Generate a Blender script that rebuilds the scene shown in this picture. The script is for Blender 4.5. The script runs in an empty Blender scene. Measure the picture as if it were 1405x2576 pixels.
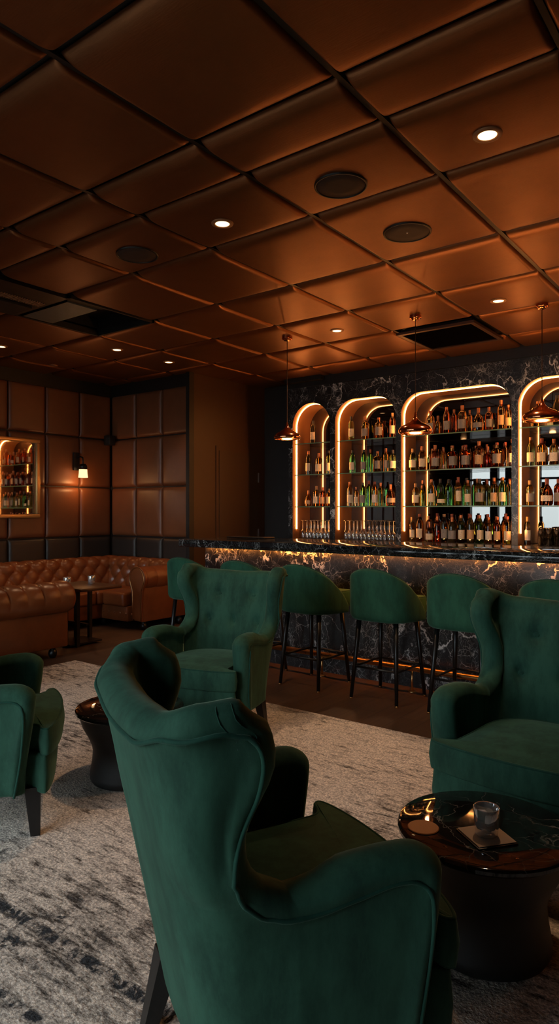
import bpy, bmesh, math, random
from mathutils import Vector, Matrix, noise
PI = math.pi
C = bpy.context.scene.collection
sc = bpy.context.scene

# ------------------------------------------------------------------ camera, light, exposure
EYE = 1.36
cd = bpy.data.cameras.new('camera'); cam = bpy.data.objects.new('camera', cd); C.objects.link(cam)
cam.location = (0, 0, EYE); cam.rotation_euler = (PI/2, 0, math.radians(37.25))
cd.sensor_width = 36; cd.lens = 1690/2576*36; cd.shift_y = -4/2576; cd.clip_start = .05
sc.camera = cam
sc.view_settings.view_transform = 'Standard'; sc.view_settings.look = 'None'
sc.view_settings.gamma = 1; sc.view_settings.exposure = 0.0; sc.view_settings.use_curve_mapping = False
w = bpy.data.worlds.new('world'); sc.world = w; w.use_nodes = True
# overcast street outside: pale bright sky, dark pavement below
SKY_E = 6.4
wn_ = w.node_tree.nodes; wl_ = w.node_tree.links
_tc = wn_.new('ShaderNodeTexCoord'); _sp = wn_.new('ShaderNodeSeparateXYZ'); wl_.new(_tc.outputs['Generated'], _sp.inputs[0])
_rp = wn_.new('ShaderNodeValToRGB'); _e = _rp.color_ramp.elements
_e[0].position = .462; _e[0].color = (.035, .038, .04, 1); _e[1].position = 1.0; _e[1].color = (.88, 1.0, 1.08, 1)
_m = _e.new(.470); _m.color = (.33, .385, .41, 1)
_mr = wn_.new('ShaderNodeMapRange'); _mr.inputs[1].default_value = -1; _mr.inputs[2].default_value = 1
wl_.new(_sp.outputs[2], _mr.inputs[0]); wl_.new(_mr.outputs[0], _rp.inputs[0]); wl_.new(_rp.outputs[0], wn_['Background'].inputs[0])
wn_['Background'].inputs[1].default_value = SKY_E*3
w.cycles.sampling_method = 'MANUAL'; w.cycles.sample_map_resolution = 256
cy = sc.cycles
cy.max_bounces = 9; cy.diffuse_bounces = 3; cy.glossy_bounces = 4; cy.transmission_bounces = 7
cy.transparent_max_bounces = 16; cy.caustics_reflective = False; cy.caustics_refractive = False
cy.sample_clamp_indirect = 3; cy.use_denoising = True; cy.use_adaptive_sampling = True; cy.adaptive_threshold = .04
WARM = (1, .50, .17)
LED_E = (46, 17, 4.0)

def lamp(name, kind, loc, energy, color, parent=None, rot=(0, 0, 0), **kw):
    d = bpy.data.lights.new(name, kind); d.energy = energy; d.color = color
    for k, v in kw.items(): setattr(d, k, v)
    o = bpy.data.objects.new(name, d); C.objects.link(o); o.location = loc; o.rotation_euler = rot
    if parent: o.parent = parent
    return o

# ------------------------------------------------------------------ materials
def newmat(name):
    m = bpy.data.materials.new(name); m.use_nodes = True
    return m, m.node_tree.nodes, m.node_tree.links, m.node_tree.nodes['Principled BSDF']
def plain(name, col, rough=.5, metal=0, **kw):
    m, n, l, b = newmat(name)
    b.inputs['Base Color'].default_value = (*col, 1); b.inputs['Roughness'].default_value = rough
    b.inputs['Metallic'].default_value = metal
    for k, v in kw.items(): b.inputs[k.replace('_', ' ')].default_value = v
    # a little procedural wear so nothing is perfectly uniform
    tc = n.new('ShaderNodeTexCoord'); no = n.new('ShaderNodeTexNoise'); no.inputs['Scale'].default_value = 14
    mr = n.new('ShaderNodeMapRange'); mr.inputs[3].default_value = max(0, rough-.04); mr.inputs[4].default_value = min(1, rough+.06)
    l.new(tc.outputs['Object'], no.inputs['Vector']); l.new(no.outputs[0], mr.inputs[0]); l.new(mr.outputs[0], b.inputs['Roughness'])
    return m
def emit(name, col, k):
    m = bpy.data.materials.new(name); m.use_nodes = True; n = m.node_tree.nodes; n.clear()
    e = n.new('ShaderNodeEmission'); e.inputs[0].default_value = (*col, 1); e.inputs[1].default_value = k
    o = n.new('ShaderNodeOutputMaterial'); m.node_tree.links.new(e.outputs[0], o.inputs[0]); return m
def ramp(n, pts):
    r = n.new('ShaderNodeValToRGB'); el = r.color_ramp.elements
    while len(el) < len(pts): el.new(.5)
    for e, (p, c) in zip(el, pts): e.position = p; e.color = (*c, 1) if len(c) == 3 else c
    return r
def math_(n, l, op, a, b=None):
    x = n.new('ShaderNodeMath'); x.operation = op; x.use_clamp = False
    for i, v in enumerate((a, b)):
        if v is None: continue
        if isinstance(v, (int, float)): x.inputs[i].default_value = v
        else: l.new(v, x.inputs[i])
    return x.outputs[0]

def velvet(name, dark, light, sheen=.55):
    m, n, l, b = newmat(name)
    tc = n.new('ShaderNodeTexCoord')
    n1 = n.new('ShaderNodeTexNoise'); n1.inputs['Scale'].default_value = 7; n1.inputs['Detail'].default_value = 8; n1.inputs['Roughness'].default_value = .72
    mp = n.new('ShaderNodeMapping'); mp.inputs['Scale'].default_value = (1.5, 1.5, .55)
    l.new(tc.outputs['Object'], mp.inputs[0]); l.new(mp.outputs[0], n1.inputs['Vector'])
    r = ramp(n, [(.38, dark), (.58, light)]); l.new(n1.outputs[0], r.inputs[0]); l.new(r.outputs[0], b.inputs['Base Color'])
    b.inputs['Roughness'].default_value = .85; b.inputs['Specular IOR Level'].default_value = .25
    b.inputs['Sheen Weight'].default_value = sheen; b.inputs['Sheen Roughness'].default_value = .35
    b.inputs['Sheen Tint'].default_value = (.36, .58, .44, 1)
    n2 = n.new('ShaderNodeTexNoise'); n2.inputs['Scale'].default_value = 420
    bp = n.new('ShaderNodeBump'); bp.inputs['Strength'].default_value = .12; bp.inputs['Distance'].default_value = .001
    l.new(tc.outputs['Object'], n2.inputs['Vector']); l.new(n2.outputs[0], bp.inputs['Height']); l.new(bp.outputs[0], b.inputs['Normal'])
    return m
M = {}
M['velvet'] = velvet('green_velvet', (.014, .050, .032), (.027, .090, .057), .30)
M['velvet_stool'] = velvet('stool_velvet', (.014, .062, .036), (.022, .098, .056), .35)
M['piping'] = velvet('piping_velvet', (.009, .045, .030), (.013, .065, .043), .3)

def leather(name, dark, light, rough=.42, scale=160, bump=.25, brushed=False, spec=.5, metal=0):
    m, n, l, b = newmat(name)
    tc = n.new('ShaderNodeTexCoord'); mp = n.new('ShaderNodeMapping')
    if brushed: mp.inputs['Scale'].default_value = (.25, 1.6, 1)
    l.new(tc.outputs['Object'], mp.inputs[0])
    n1 = n.new('ShaderNodeTexNoise'); n1.inputs['Scale'].default_value = 3.2; n1.inputs['Detail'].default_value = 8; n1.inputs['Roughness'].default_value = .7
    l.new(tc.outputs['Object'], n1.inputs['Vector'])
    r = ramp(n, [(.3, dark), (.7, light)]); l.new(n1.outputs[0], r.inputs[0]); l.new(r.outputs[0], b.inputs['Base Color'])
    n2 = n.new('ShaderNodeTexNoise'); n2.inputs['Scale'].default_value = scale; n2.inputs['Detail'].default_value = 3
    l.new(mp.outputs[0], n2.inputs['Vector'])
    bp = n.new('ShaderNodeBump'); bp.inputs['Strength'].default_value = bump; bp.inputs['Distance'].default_value = .002
    l.new(n2.outputs[0], bp.inputs['Height']); l.new(bp.outputs[0], b.inputs['Normal'])
    b.inputs['Roughness'].default_value = rough; b.inputs['Specular IOR Level'].default_value = spec; b.inputs['Metallic'].default_value = metal
    return m
M['ceil'] = leather('ceiling_leather', (.22, .088, .033), (.28, .110, .042), .40, 90, .30, True, .5, .84)
M['wall_leather'] = leather('wall_leather', (.17, .058, .023), (.22, .076, .030), .40, 120, .25)
M['seam_thread'] = plain('seam_thread', (.35, .16, .07), .5)
M['wall_dark'] = leather('dark_leather', (.024, .018, .015), (.036, .027, .022), .45, 120, .25)
M['sofa'] = leather('sofa_leather', (.17, .048, .015), (.27, .080, .025), .30, 70, .12)
M['black'] = plain('black_paint', (.008, .007, .006), .5)
M['blackwood'] = plain('black_lacquered_wood', (.006, .0055, .0055), .36)
M['darkwall'] = plain('dark_wall_paint', (.018, .013, .011), .6)
M['passage'] = plain('walnut_veneer', (.055, .022, .008), .45)
M['brass'] = plain('brass', (.75, .42, .16), .28, 1)
M['copper'] = plain('polished_copper', (.72, .27, .13), .13, 1)
M['bronze'] = plain('bronze_lining', (.42, .19, .08), .42, .2)
M['gold'] = plain('gold_frame', (.72, .44, .18), .35, .8)
M['steel'] = plain('steel', (.5, .48, .45), .3, 1)
M['rubber'] = plain('rubber', (.01, .01, .01), .7)
M['table_wood'] = leather('table_wood', (.05, .020, .010), (.09, .038, .018), .4, 40, .1)
M['pedestal'] = plain('black_pedestal', (.004, .0035, .0035), .55)
m, n, l, b = newmat('bar_mirror'); b.inputs['Base Color'].default_value = (.185, .175, .165, 1); b.inputs['Metallic'].default_value = 1; b.inputs['Roughness'].default_value = .01; M['mirror'] = m
m, n, l, b = newmat('framed_mirror'); b.inputs['Base Color'].default_value = (.80, .74, .66, 1); b.inputs['Metallic'].default_value = 1; b.inputs['Roughness'].default_value = .02; M['mirror2'] = m
M['led'] = emit('led', LED_E, 1.0)
M['led_bar'] = emit('led_bar', (42, 13, 2.2), 1.0)
M['lamp_face'] = emit('lamp_face', (1.6, .95, .42), 3)
M['sconce_glow'] = emit('sconce_glow', (1.25, .70, .33), 1.7)
M['bulb'] = emit('bulb', (1.3, .6, .22), 2.0)

def marble(name, dens=1.0, bright=.55, rough=.14, warp=.35, sparse=False):
    m, n, l, b = newmat(name)
    tc = n.new('ShaderNodeNewGeometry')
    nd = n.new('ShaderNodeTexNoise'); nd.inputs['Scale'].default_value = 2.2; nd.inputs['Detail'].default_value = 5
    l.new(tc.outputs['Position'], nd.inputs['Vector'])
    vm = n.new('ShaderNodeVectorMath'); vm.operation = 'MULTIPLY_ADD'
    l.new(nd.outputs[1], vm.inputs[0]); vm.inputs[1].default_value = (warp,)*3; l.new(tc.outputs['Position'], vm.inputs[2])
    nf = n.new('ShaderNodeTexNoise'); nf.inputs['Scale'].default_value = 16; nf.inputs['Detail'].default_value = 4
    l.new(tc.outputs['Position'], nf.inputs['Vector'])
    vf = n.new('ShaderNodeVectorMath'); vf.operation = 'MULTIPLY_ADD'
    l.new(nf.outputs[1], vf.inputs[0]); vf.inputs[1].default_value = (.07,)*3; l.new(vm.outputs[0], vf.inputs[2])
    total = None
    for sc_, wd, amp, seed, lo, hi in ((1.2, .005, .8, 0, .47, .56),) if sparse else ((.9, .012, 1.0, 0, .47, .56), (2.0, .016, .9, 11, .48, .56), (4.5, .014, .6, 23, .46, .58)):
        rn = n.new('ShaderNodeTexNoise'); rn.inputs['Scale'].default_value = sc_*dens*.8; rn.inputs['Detail'].default_value = 5; rn.inputs['Roughness'].default_value = .55
        mp = n.new('ShaderNodeMapping'); mp.inputs['Location'].default_value = (seed, seed*.7, seed*1.3); mp.inputs['Scale'].default_value = (1, 1, .6); mp.inputs['Rotation'].default_value = (0, .7, 0)
        l.new(vf.outputs[0], mp.inputs[0]); l.new(mp.outputs[0], rn.inputs['Vector'])
        dd = math_(n, l, 'ABSOLUTE', math_(n, l, 'SUBTRACT', rn.outputs[0], .5))
        mr = n.new('ShaderNodeMapRange'); mr.inputs[1].default_value = 0; mr.inputs[2].default_value = wd; mr.inputs[3].default_value = 1; mr.inputs[4].default_value = 0
        l.new(dd, mr.inputs[0])
        mk = n.new('ShaderNodeTexNoise'); mk.inputs['Scale'].default_value = 1.0+sc_*.4; mk.inputs['Detail'].default_value = 3
        mp2 = n.new('ShaderNodeMapping'); mp2.inputs['Location'].default_value = (seed*1.1+5, 3, seed); l.new(tc.outputs['Position'], mp2.inputs[0]); l.new(mp2.outputs[0], mk.inputs['Vector'])
        mm = n.new('ShaderNodeMapRange'); mm.inputs[1].default_value = lo; mm.inputs[2].default_value = hi; mm.inputs[3].default_value = 0; mm.inputs[4].default_value = amp
        l.new(mk.outputs[0], mm.inputs[0])
        x = math_(n, l, 'MULTIPLY', mr.outputs[0], mm.outputs[0]); total = x if total is None else math_(n, l, 'MAXIMUM', total, x)
    for sc_, wd, amp, seed, lo, hi in ((1.6, .008, .9, 0, .46, .56), (3.5, .010, .6, 7, .50, .62)) if sparse else ((2.2, .012, .9, 0, .45, .56), (5.5, .026, .85, 7, .44, .58), (12, .045, .6, 3, .43, .60), (26, .08, .38, 5, .42, .62)):
        v = n.new('ShaderNodeTexVoronoi'); v.feature = 'DISTANCE_TO_EDGE'; v.inputs['Scale'].default_value = sc_*dens
        mp = n.new('ShaderNodeMapping'); mp.inputs['Location'].default_value = (seed, seed*.7, seed*1.3); mp.inputs['Scale'].default_value = (1, 1, .8)
        mp.inputs['Rotation'].default_value = (.3, .5+seed*.1, .2)
        l.new(vf.outputs[0], mp.inputs[0]); l.new(mp.outputs[0], v.inputs['Vector'])
        mr = n.new('ShaderNodeMapRange'); mr.inputs[1].default_value = 0; mr.inputs[2].default_value = wd; mr.inputs[3].default_value = 1; mr.inputs[4].default_value = 0
        l.new(v.outputs[0], mr.inputs[0])
        mk = n.new('ShaderNodeTexNoise'); mk.inputs['Scale'].default_value = 1.3+sc_*.25; mk.inputs['Detail'].default_value = 3
        mp2 = n.new('ShaderNodeMapping'); mp2.inputs['Location'].default_value = (seed*3.1+1, 2, seed); l.new(tc.outputs['Position'], mp2.inputs[0]); l.new(mp2.outputs[0], mk.inputs['Vector'])
        mm = n.new('ShaderNodeMapRange'); mm.inputs[1].default_value = lo; mm.inputs[2].default_value = hi; mm.inputs[3].default_value = 0; mm.inputs[4].default_value = amp
        l.new(mk.outputs[0], mm.inputs[0])
        x = math_(n, l, 'MULTIPLY', math_(n, l, 'POWER', mr.outputs[0], 1.4), mm.outputs[0])
        total = x if total is None else math_(n, l, 'MAXIMUM', total, x)
    r = ramp(n, [(0, (.0085, .0085, .0095)), (.25, (.05, .05, .05)), (1, (bright, bright*.97, bright*.93))])
    l.new(total, r.inputs[0]); l.new(r.outputs[0], b.inputs['Base Color'])
    b.inputs['Roughness'].default_value = rough
    return m
M['marble'] = marble('marquina_marble', 2.3, .9, .30, .28)
M['marble_bar'] = marble('bar_front_marble', 2.3, .85, .30, .30)
M['marble_top'] = marble('polished_counter_marble', 2.6, .50, .07)
M['marble_table'] = marble('table_marble', 2.2, .30, .04, .22, True)

# rug: worn, faded oriental pattern in warm grey and black
m, n, l, b = newmat('vintage_rug'); tc = n.new('ShaderNodeTexCoord')
rot = n.new('ShaderNodeMapping'); rot.inputs['Rotation'].default_value = (0, 0, .0); l.new(tc.outputs['Object'], rot.inputs[0])
st = n.new('ShaderNodeMapping'); st.inputs['Scale'].default_value = (7, 26, 1); l.new(rot.outputs[0], st.inputs[0])
a1 = n.new('ShaderNodeTexNoise'); a1.inputs['Scale'].default_value = 1.1; a1.inputs['Detail'].default_value = 8; a1.inputs['Roughness'].default_value = .75; l.new(st.outputs[0], a1.inputs['Vector'])
big = n.new('ShaderNodeTexNoise'); big.inputs['Scale'].default_value = 1.3; big.inputs['Detail'].default_value = 4; l.new(rot.outputs[0], big.inputs['Vector'])
wear = n.new('ShaderNodeMapRange'); wear.inputs[1].default_value = .40; wear.inputs[2].default_value = .66; l.new(big.outputs[0], wear.inputs[0])
s1 = math_(n, l, 'ADD', a1.outputs[0], math_(n, l, 'MULTIPLY', wear.outputs[0], .13))
r1 = ramp(n, [(.565, (.0, .0, .0)), (.71, (1, 1, 1))]); l.new(s1, r1.inputs[0])
# ornament: distorted voronoi cells + rings, only in border bands
vo = n.new('ShaderNodeTexVoronoi'); vo.feature = 'DISTANCE_TO_EDGE'; vo.inputs['Scale'].default_value = 7
dn = n.new('ShaderNodeTexNoise'); dn.inputs['Scale'].default_value = 9; dn.inputs['Detail'].default_value = 4; l.new(tc.outputs['Object'], dn.inputs['Vector'])
vv = n.new('ShaderNodeVectorMath'); vv.operation = 'MULTIPLY_ADD'; vv.inputs[1].default_value = (.16,)*3; l.new(dn.outputs[1], vv.inputs[0]); l.new(tc.outputs['Object'], vv.inputs[2]); l.new(vv.outputs[0], vo.inputs['Vector'])
vr = n.new('ShaderNodeMapRange'); vr.inputs[1].default_value = .0; vr.inputs[2].default_value = .09; vr.inputs[3].default_value = 1; vr.inputs[4].default_value = 0; l.new(vo.outputs[0], vr.inputs[0])
sx = n.new('ShaderNodeSeparateXYZ'); l.new(tc.outputs['Object'], sx.inputs[0])
# near border band (object y), runs along x
d1 = math_(n, l, 'ABSOLUTE', math_(n, l, 'SUBTRACT', sx.outputs[1], 1.12))
band = n.new('ShaderNodeMapRange'); band.inputs[1].default_value = .12; band.inputs[2].default_value = .60; band.inputs[3].default_value = 1; band.inputs[4].default_value = .12; l.new(d1, band.inputs[0])
pm = n.new('ShaderNodeTexNoise'); pm.inputs['Scale'].default_value = 3.4; pm.inputs['Detail'].default_value = 5; l.new(tc.outputs['Object'], pm.inputs['Vector'])
pr = n.new('ShaderNodeMapRange'); pr.inputs[1].default_value = .44; pr.inputs[2].default_value = .60; l.new(pm.outputs[0], pr.inputs[0])
bl = n.new('ShaderNodeTexNoise'); bl.inputs['Scale'].default_value = 13; bl.inputs['Detail'].default_value = 7; bl.inputs['Roughness'].default_value = .7; bl.inputs['Distortion'].default_value = .6; l.new(vv.outputs[0], bl.inputs['Vector'])
br_ = n.new('ShaderNodeMapRange'); br_.inputs[1].default_value = .535; br_.inputs[2].default_value = .62; l.new(bl.outputs[0], br_.inputs[0])
orn = math_(n, l, 'MULTIPLY', math_(n, l, 'MULTIPLY', math_(n, l, 'MAXIMUM', br_.outputs[0], math_(n, l, 'MULTIPLY', math_(n, l, 'MULTIPLY', vr.outputs[0], .8), bl.outputs[0])), band.outputs[0]), pr.outputs[0])
dx_ = n.new('ShaderNodeMapping'); dx_.inputs['Scale'].default_value = (1, .25, 1); l.new(vv.outputs[0], dx_.inputs[0])
dash = n.new('ShaderNodeTexNoise'); dash.inputs['Scale'].default_value = 22; dash.inputs['Detail'].default_value = 7; dash.inputs['Roughness'].default_value = .7; l.new(dx_.outputs[0], dash.inputs['Vector'])
dm = n.new('ShaderNodeMapRange'); dm.inputs[1].default_value = .42; dm.inputs[2].default_value = .56; l.new(dash.outputs[0], dm.inputs[0])
yy = math_(n, l, 'ADD', sx.outputs[1], math_(n, l, 'MULTIPLY', bl.outputs[0], .07))
for yc_, wy_, am_ in ((1.285, .024, 1.0), (1.18, .010, .5), (1.06, .022, .8)):
    st_ = n.new('ShaderNodeMapRange'); st_.inputs[1].default_value = wy_*.6; st_.inputs[2].default_value = wy_*1.2; st_.inputs[3].default_value = am_; st_.inputs[4].default_value = 0
    l.new(math_(n, l, 'ABSOLUTE', math_(n, l, 'SUBTRACT', yy, yc_)), st_.inputs[0])
    orn = math_(n, l, 'MAXIMUM', orn, math_(n, l, 'MULTIPLY', st_.outputs[0], dm.outputs[0]))
fine = n.new('ShaderNodeTexNoise'); fine.inputs['Scale'].default_value = 120; fine.inputs['Detail'].default_value = 3; l.new(tc.outputs['Object'], fine.inputs['Vector'])
fr = n.new('ShaderNodeMapRange'); fr.inputs[1].default_value = .3; fr.inputs[2].default_value = .7; fr.inputs[3].default_value = .7; fr.inputs[4].default_value = 2.1; l.new(fine.outputs[0], fr.inputs[0])
base = n.new('ShaderNodeMix'); base.data_type = 'RGBA'; base.inputs[6].default_value = (.47, .405, .35, 1); base.inputs[7].default_value = (.055, .046, .040, 1); l.new(r1.outputs[0], base.inputs[0])
mix2 = n.new('ShaderNodeMix'); mix2.data_type = 'RGBA'; mix2.inputs[7].default_value = (.028, .030, .034, 1); l.new(math_(n, l, 'MULTIPLY', orn, 1.25), mix2.inputs[0]); l.new(base.outputs[2], mix2.inputs[6])
mul = n.new('ShaderNodeVectorMath'); mul.operation = 'SCALE'; l.new(mix2.outputs[2], mul.inputs[0]); l.new(fr.outputs[0], mul.inputs['Scale']); l.new(mul.outputs[0], b.inputs['Base Color'])
bp = n.new('ShaderNodeBump'); bp.inputs['Strength'].default_value = .7; bp.inputs['Distance'].default_value = .006; l.new(fine.outputs[0], bp.inputs['Height']); l.new(bp.outputs[0], b.inputs['Normal'])
b.inputs['Roughness'].default_value = .95; b.inputs['Specular IOR Level'].default_value = .1; M['rug'] = m

# floor boards
m, n, l, b = newmat('oak_floor_boards'); tc = n.new('ShaderNodeTexCoord')
mp = n.new('ShaderNodeMapping'); mp.inputs['Rotation'].default_value = (0, 0, PI/2); l.new(tc.outputs['Object'], mp.inputs[0])
br = n.new('ShaderNodeTexBrick'); br.inputs['Scale'].default_value = 1; br.inputs['Brick Width'].default_value = 1.6; br.inputs['Row Height'].default_value = .17; br.inputs['Mortar Size'].default_value = .0018
br.inputs['Color1'].default_value = (.088, .046, .026, 1); br.inputs['Color2'].default_value = (.060, .031, .018, 1); br.inputs['Mortar'].default_value = (.014, .008, .005, 1); l.new(mp.outputs[0], br.inputs['Vector'])
mp3 = n.new('ShaderNodeMapping'); mp3.inputs['Scale'].default_value = (42, 2.5, 1); l.new(tc.outputs['Object'], mp3.inputs[0])
gr = n.new('ShaderNodeTexNoise'); gr.inputs['Scale'].default_value = 1.2; gr.inputs['Detail'].default_value = 5; l.new(mp3.outputs[0], gr.inputs['Vector'])
gm = n.new('ShaderNodeMapRange'); gm.inputs[3].default_value = .55; gm.inputs[4].default_value = 1.4; l.new(gr.outputs[0], gm.inputs[0])
sm = n.new('ShaderNodeVectorMath'); sm.operation = 'SCALE'; l.new(br.outputs[0], sm.inputs[0]); l.new(gm.outputs[0], sm.inputs['Scale']); l.new(sm.outputs[0], b.inputs['Base Color'])
b.inputs['Roughness'].default_value = .5; M['floor'] = m

# glass
def glass(name, col, rough=.02, tr=1.0):
    m, n, l, b = newmat(name); b.inputs['Base Color'].default_value = (*col, 1); b.inputs['Transmission Weight'].default_value = tr
    b.inputs['Roughness'].default_value = rough; b.inputs['IOR'].default_value = 1.45; return m
def thin_glass(name, col, gloss=.25, base=0, frost=0):
    m = bpy.data.materials.new(name); m.use_nodes = True; n = m.node_tree.nodes; l = m.node_tree.links; n.clear()
    t = n.new('ShaderNodeBsdfTransparent'); t.inputs[0].default_value = (*col, 1)
    g = n.new('ShaderNodeBsdfGlossy'); g.inputs['Roughness'].default_value = .06; g.inputs[0].default_value = (.9, .9, .9, 1)
    lw = n.new('ShaderNodeLayerWeight'); lw.inputs[0].default_value = gloss
    mx = n.new('ShaderNodeMixShader'); l.new(math_(n, l, 'MULTIPLY_ADD', lw.outputs[1], .85) if base == 0 else math_(n, l, 'ADD', lw.outputs[1], base), mx.inputs[0]); l.new(t.outputs[0], mx.inputs[1]); l.new(g.outputs[0], mx.inputs[2])
    out = mx.outputs[0]
    if frost:
        df = n.new('ShaderNodeBsdfDiffuse'); df.inputs[0].default_value = (.9, .88, .85, 1); m2 = n.new('ShaderNodeMixShader'); m2.inputs[0].default_value = frost
        l.new(out, m2.inputs[1]); l.new(df.outputs[0], m2.inputs[2]); out = m2.outputs[0]
    o = n.new('ShaderNodeOutputMaterial'); l.new(out, o.inputs[0]); return m
M['shelf_glass'] = thin_glass('shelf_glass', (.80, .90, .80), .35)
M['shelf_edge'] = plain('shelf_edge_glass', (.20, .34, .20), .12)
M['cut_glass'] = thin_glass('cut_glass', (.95, .93, .90), .6, .30, .16)
M['window_glass'] = thin_glass('window_glass', (.96, .98, .98), .10)
M['stem_glass'] = thin_glass('stem_glass', (.93, .91, .88), .70, .22)
m, n, l, b = newmat('ice'); b.inputs['Base Color'].default_value = (.95, .93, .90, 1); b.inputs['Transmission Weight'].default_value = .3; b.inputs['Roughness'].default_value = .12; b.inputs['IOR'].default_value = 1.31; M['ice'] = m
M['tumbler_glass'] = glass('tumbler_glass', (.96, .95, .93))
GL = {'amber': glass('amber_glass', (1.0, .46, .13)), 'honey': glass('honey_glass', (1.0, .70, .28)), 'red': glass('dark_red_glass', (.82, .20, .07)),
      'green': glass('green_glass', (.25, .80, .20)), 'olive': glass('olive_glass', (.50, .52, .12)), 'dark': glass('dark_glass', (.06, .045, .02), .04, .6),
      'clear': glass('clear_glass', (.92, .92, .88))}
def label_mat(name, paper, ink, scale, seed):
    m, n, l, b = newmat(name); tc = n.new('ShaderNodeTexCoord'); mp = n.new('ShaderNodeMapping'); mp.inputs['Scale'].default_value = (1, 1, 2.6); mp.inputs['Location'].default_value = (seed, seed, seed)
    l.new(tc.outputs['Object'], mp.inputs[0]); no = n.new('ShaderNodeTexNoise'); no.inputs['Scale'].default_value = scale; no.inputs['Detail'].default_value = 2
    l.new(mp.outputs[0], no.inputs['Vector']); r = ramp(n, [(.60, paper), (.72, ink)]); l.new(no.outputs[0], r.inputs[0]); l.new(r.outputs[0], b.inputs['Base Color'])
    b.inputs['Roughness'].default_value = .7; return m
LB = {'cream': label_mat('cream_label', (.84, .70, .50), (.20, .12, .08), 120, 1), 'white': label_mat('white_label', (.86, .78, .68), (.2, .16, .15), 130, 4),
      'silver': label_mat('silver_label', (.30, .28, .27), (.05, .04, .04), 110, 9), 'tan': label_mat('tan_label', (.68, .44, .24), (.12, .05, .03), 120, 6)}
CAPS = {'black': plain('black_foil', (.02, .015, .012), .35), 'copper': plain('copper_foil', (.42, .16, .07), .35, .6), 'red': plain('wine_foil', (.22, .04, .02), .4), 'cork': plain('cork', (.35, .2, .1), .8)}

# ------------------------------------------------------------------ geometry helpers
def mesh(name, vs, fs, mat, parent=None, smooth=True, merge=0):
    me = bpy.data.meshes.new(name); me.from_pydata([tuple(v) for v in vs], [], fs); me.update()
    bm = bmesh.new(); bm.from_mesh(me)
    if merge: bmesh.ops.remove_doubles(bm, verts=bm.verts, dist=merge)
    bmesh.ops.recalc_face_normals(bm, faces=bm.faces); bm.to_mesh(me); bm.free()
    if smooth is True: me.polygons.foreach_set('use_smooth', [True]*len(me.polygons))
    elif smooth: me.polygons.foreach_set('use_smooth', [True]*len(me.polygons)); me.set_sharp_from_angle(angle=smooth)
    me.materials.append(mat)
    o = bpy.data.objects.new(name, me); C.objects.link(o)
    if parent: o.parent = parent
    return o
class MB:
    def __init__(s): s.v = []; s.f = []
    def add(s, vs, fs): k = len(s.v); s.v += [tuple(v) for v in vs]; s.f += [tuple(i+k for i in f) for f in fs]; return s
    def box(s, x0, x1, y0, y1, z0, z1):
        return s.add([(x0,y0,z0),(x1,y0,z0),(x1,y1,z0),(x0,y1,z0),(x0,y0,z1),(x1,y0,z1),(x1,y1,z1),(x0,y1,z1)],
                     [(0,3,2,1),(4,5,6,7),(0,1,5,4),(1,2,6,5),(2,3,7,6),(3,0,4,7)])
    def rbox(s, x0, x1, y0, y1, z0, z1, r, seg=3):
        bm = bmesh.new(); bmesh.ops.create_cube(bm, size=1)
        for v in bm.verts: v.co = Vector((x0+(v.co.x+.5)*(x1-x0), y0+(v.co.y+.5)*(y1-y0), z0+(v.co.z+.5)*(z1-z0)))
        bmesh.ops.bevel(bm, geom=list(bm.edges), offset=r, segments=seg, profile=.5, affect='EDGES')
        bm.verts.index_update(); s.add([v.co.copy() for v in bm.verts], [[v.index for v in f.verts] for f in bm.faces]); bm.free(); return s
    def lathe(s, prof, c=(0,0,0), seg=24, close=False):
        vs = []; fs = []
        for r, z in prof:
            for i in range(seg): a = 2*PI*i/seg; vs.append((c[0]+r*math.cos(a), c[1]+r*math.sin(a), c[2]+z))
        m_ = len(prof)
        for j in range(m_-1 if not close else m_):
            j2 = (j+1) % m_
            for i in range(seg): fs.append((j*seg+i, j*seg+(i+1)%seg, j2*seg+(i+1)%seg, j2*seg+i))
        return s.add(vs, fs)
    def tube(s, pts, r, seg=8, closed=False, r2=None):
        pts = [Vector(p) for p in pts]; N = len(pts); vs = []; fs = []; up = None
        for i, p in enumerate(pts):
            if closed: t = pts[(i+1)%N]-pts[i-1]
            else: t = pts[min(i+1, N-1)]-pts[max(i-1, 0)]
            t = t.normalized() if t.length > 1e-9 else Vector((0,0,1))
            if up is None: up = t.orthogonal().normalized()
            up = (up - t*up.dot(t)); up = up.normalized() if up.length > 1e-6 else t.orthogonal().normalized()
            sd = t.cross(up); rr = r if r2 is None else r+(r2-r)*i/max(1, N-1)
            for k in range(seg): a = 2*PI*k/seg; vs.append(p+up*rr*math.cos(a)+sd*rr*math.sin(a))
        for i in range(N if closed else N-1):
            j = (i+1) % N
            for k in range(seg): fs.append((i*seg+k, i*seg+(k+1)%seg, j*seg+(k+1)%seg, j*seg+k))
        if not closed: fs.append(tuple(range(seg))[::-1]); fs.append(tuple((N-1)*seg+k for k in range(seg)))
        return s.add(vs, fs)
    def grid(s, rows, closed_u=False):
        nr = len(rows); nc = len(rows[0]); vs = [p for r in rows for p in r]; fs = []
        for i in range(nr-1):
            for j in range(nc if closed_u else nc-1): fs.append((i*nc+j, i*nc+(j+1)%nc, (i+1)*nc+(j+1)%nc, (i+1)*nc+j))
        return s.add(vs, fs)
    def obj(s, name, mat, parent=None, smooth=True, merge=0): return mesh(name, s.v, s.f, mat, parent, smooth, merge)
def empty(name, loc=(0,0,0), rz=0):
    o = bpy.data.objects.new(name, None); C.objects.link(o); o.location = loc; o.rotation_euler = (0,0,rz); o.empty_display_size = .1; return o
def tag(o, label, cat=None, group=None):
    o['label'] = label
    if cat: o['category'] = cat
    if group: o['group'] = group
    return o
def structure(o, label=None):
    o['kind'] = 'structure'
    if label: o['label'] = label; 
    return o
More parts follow.
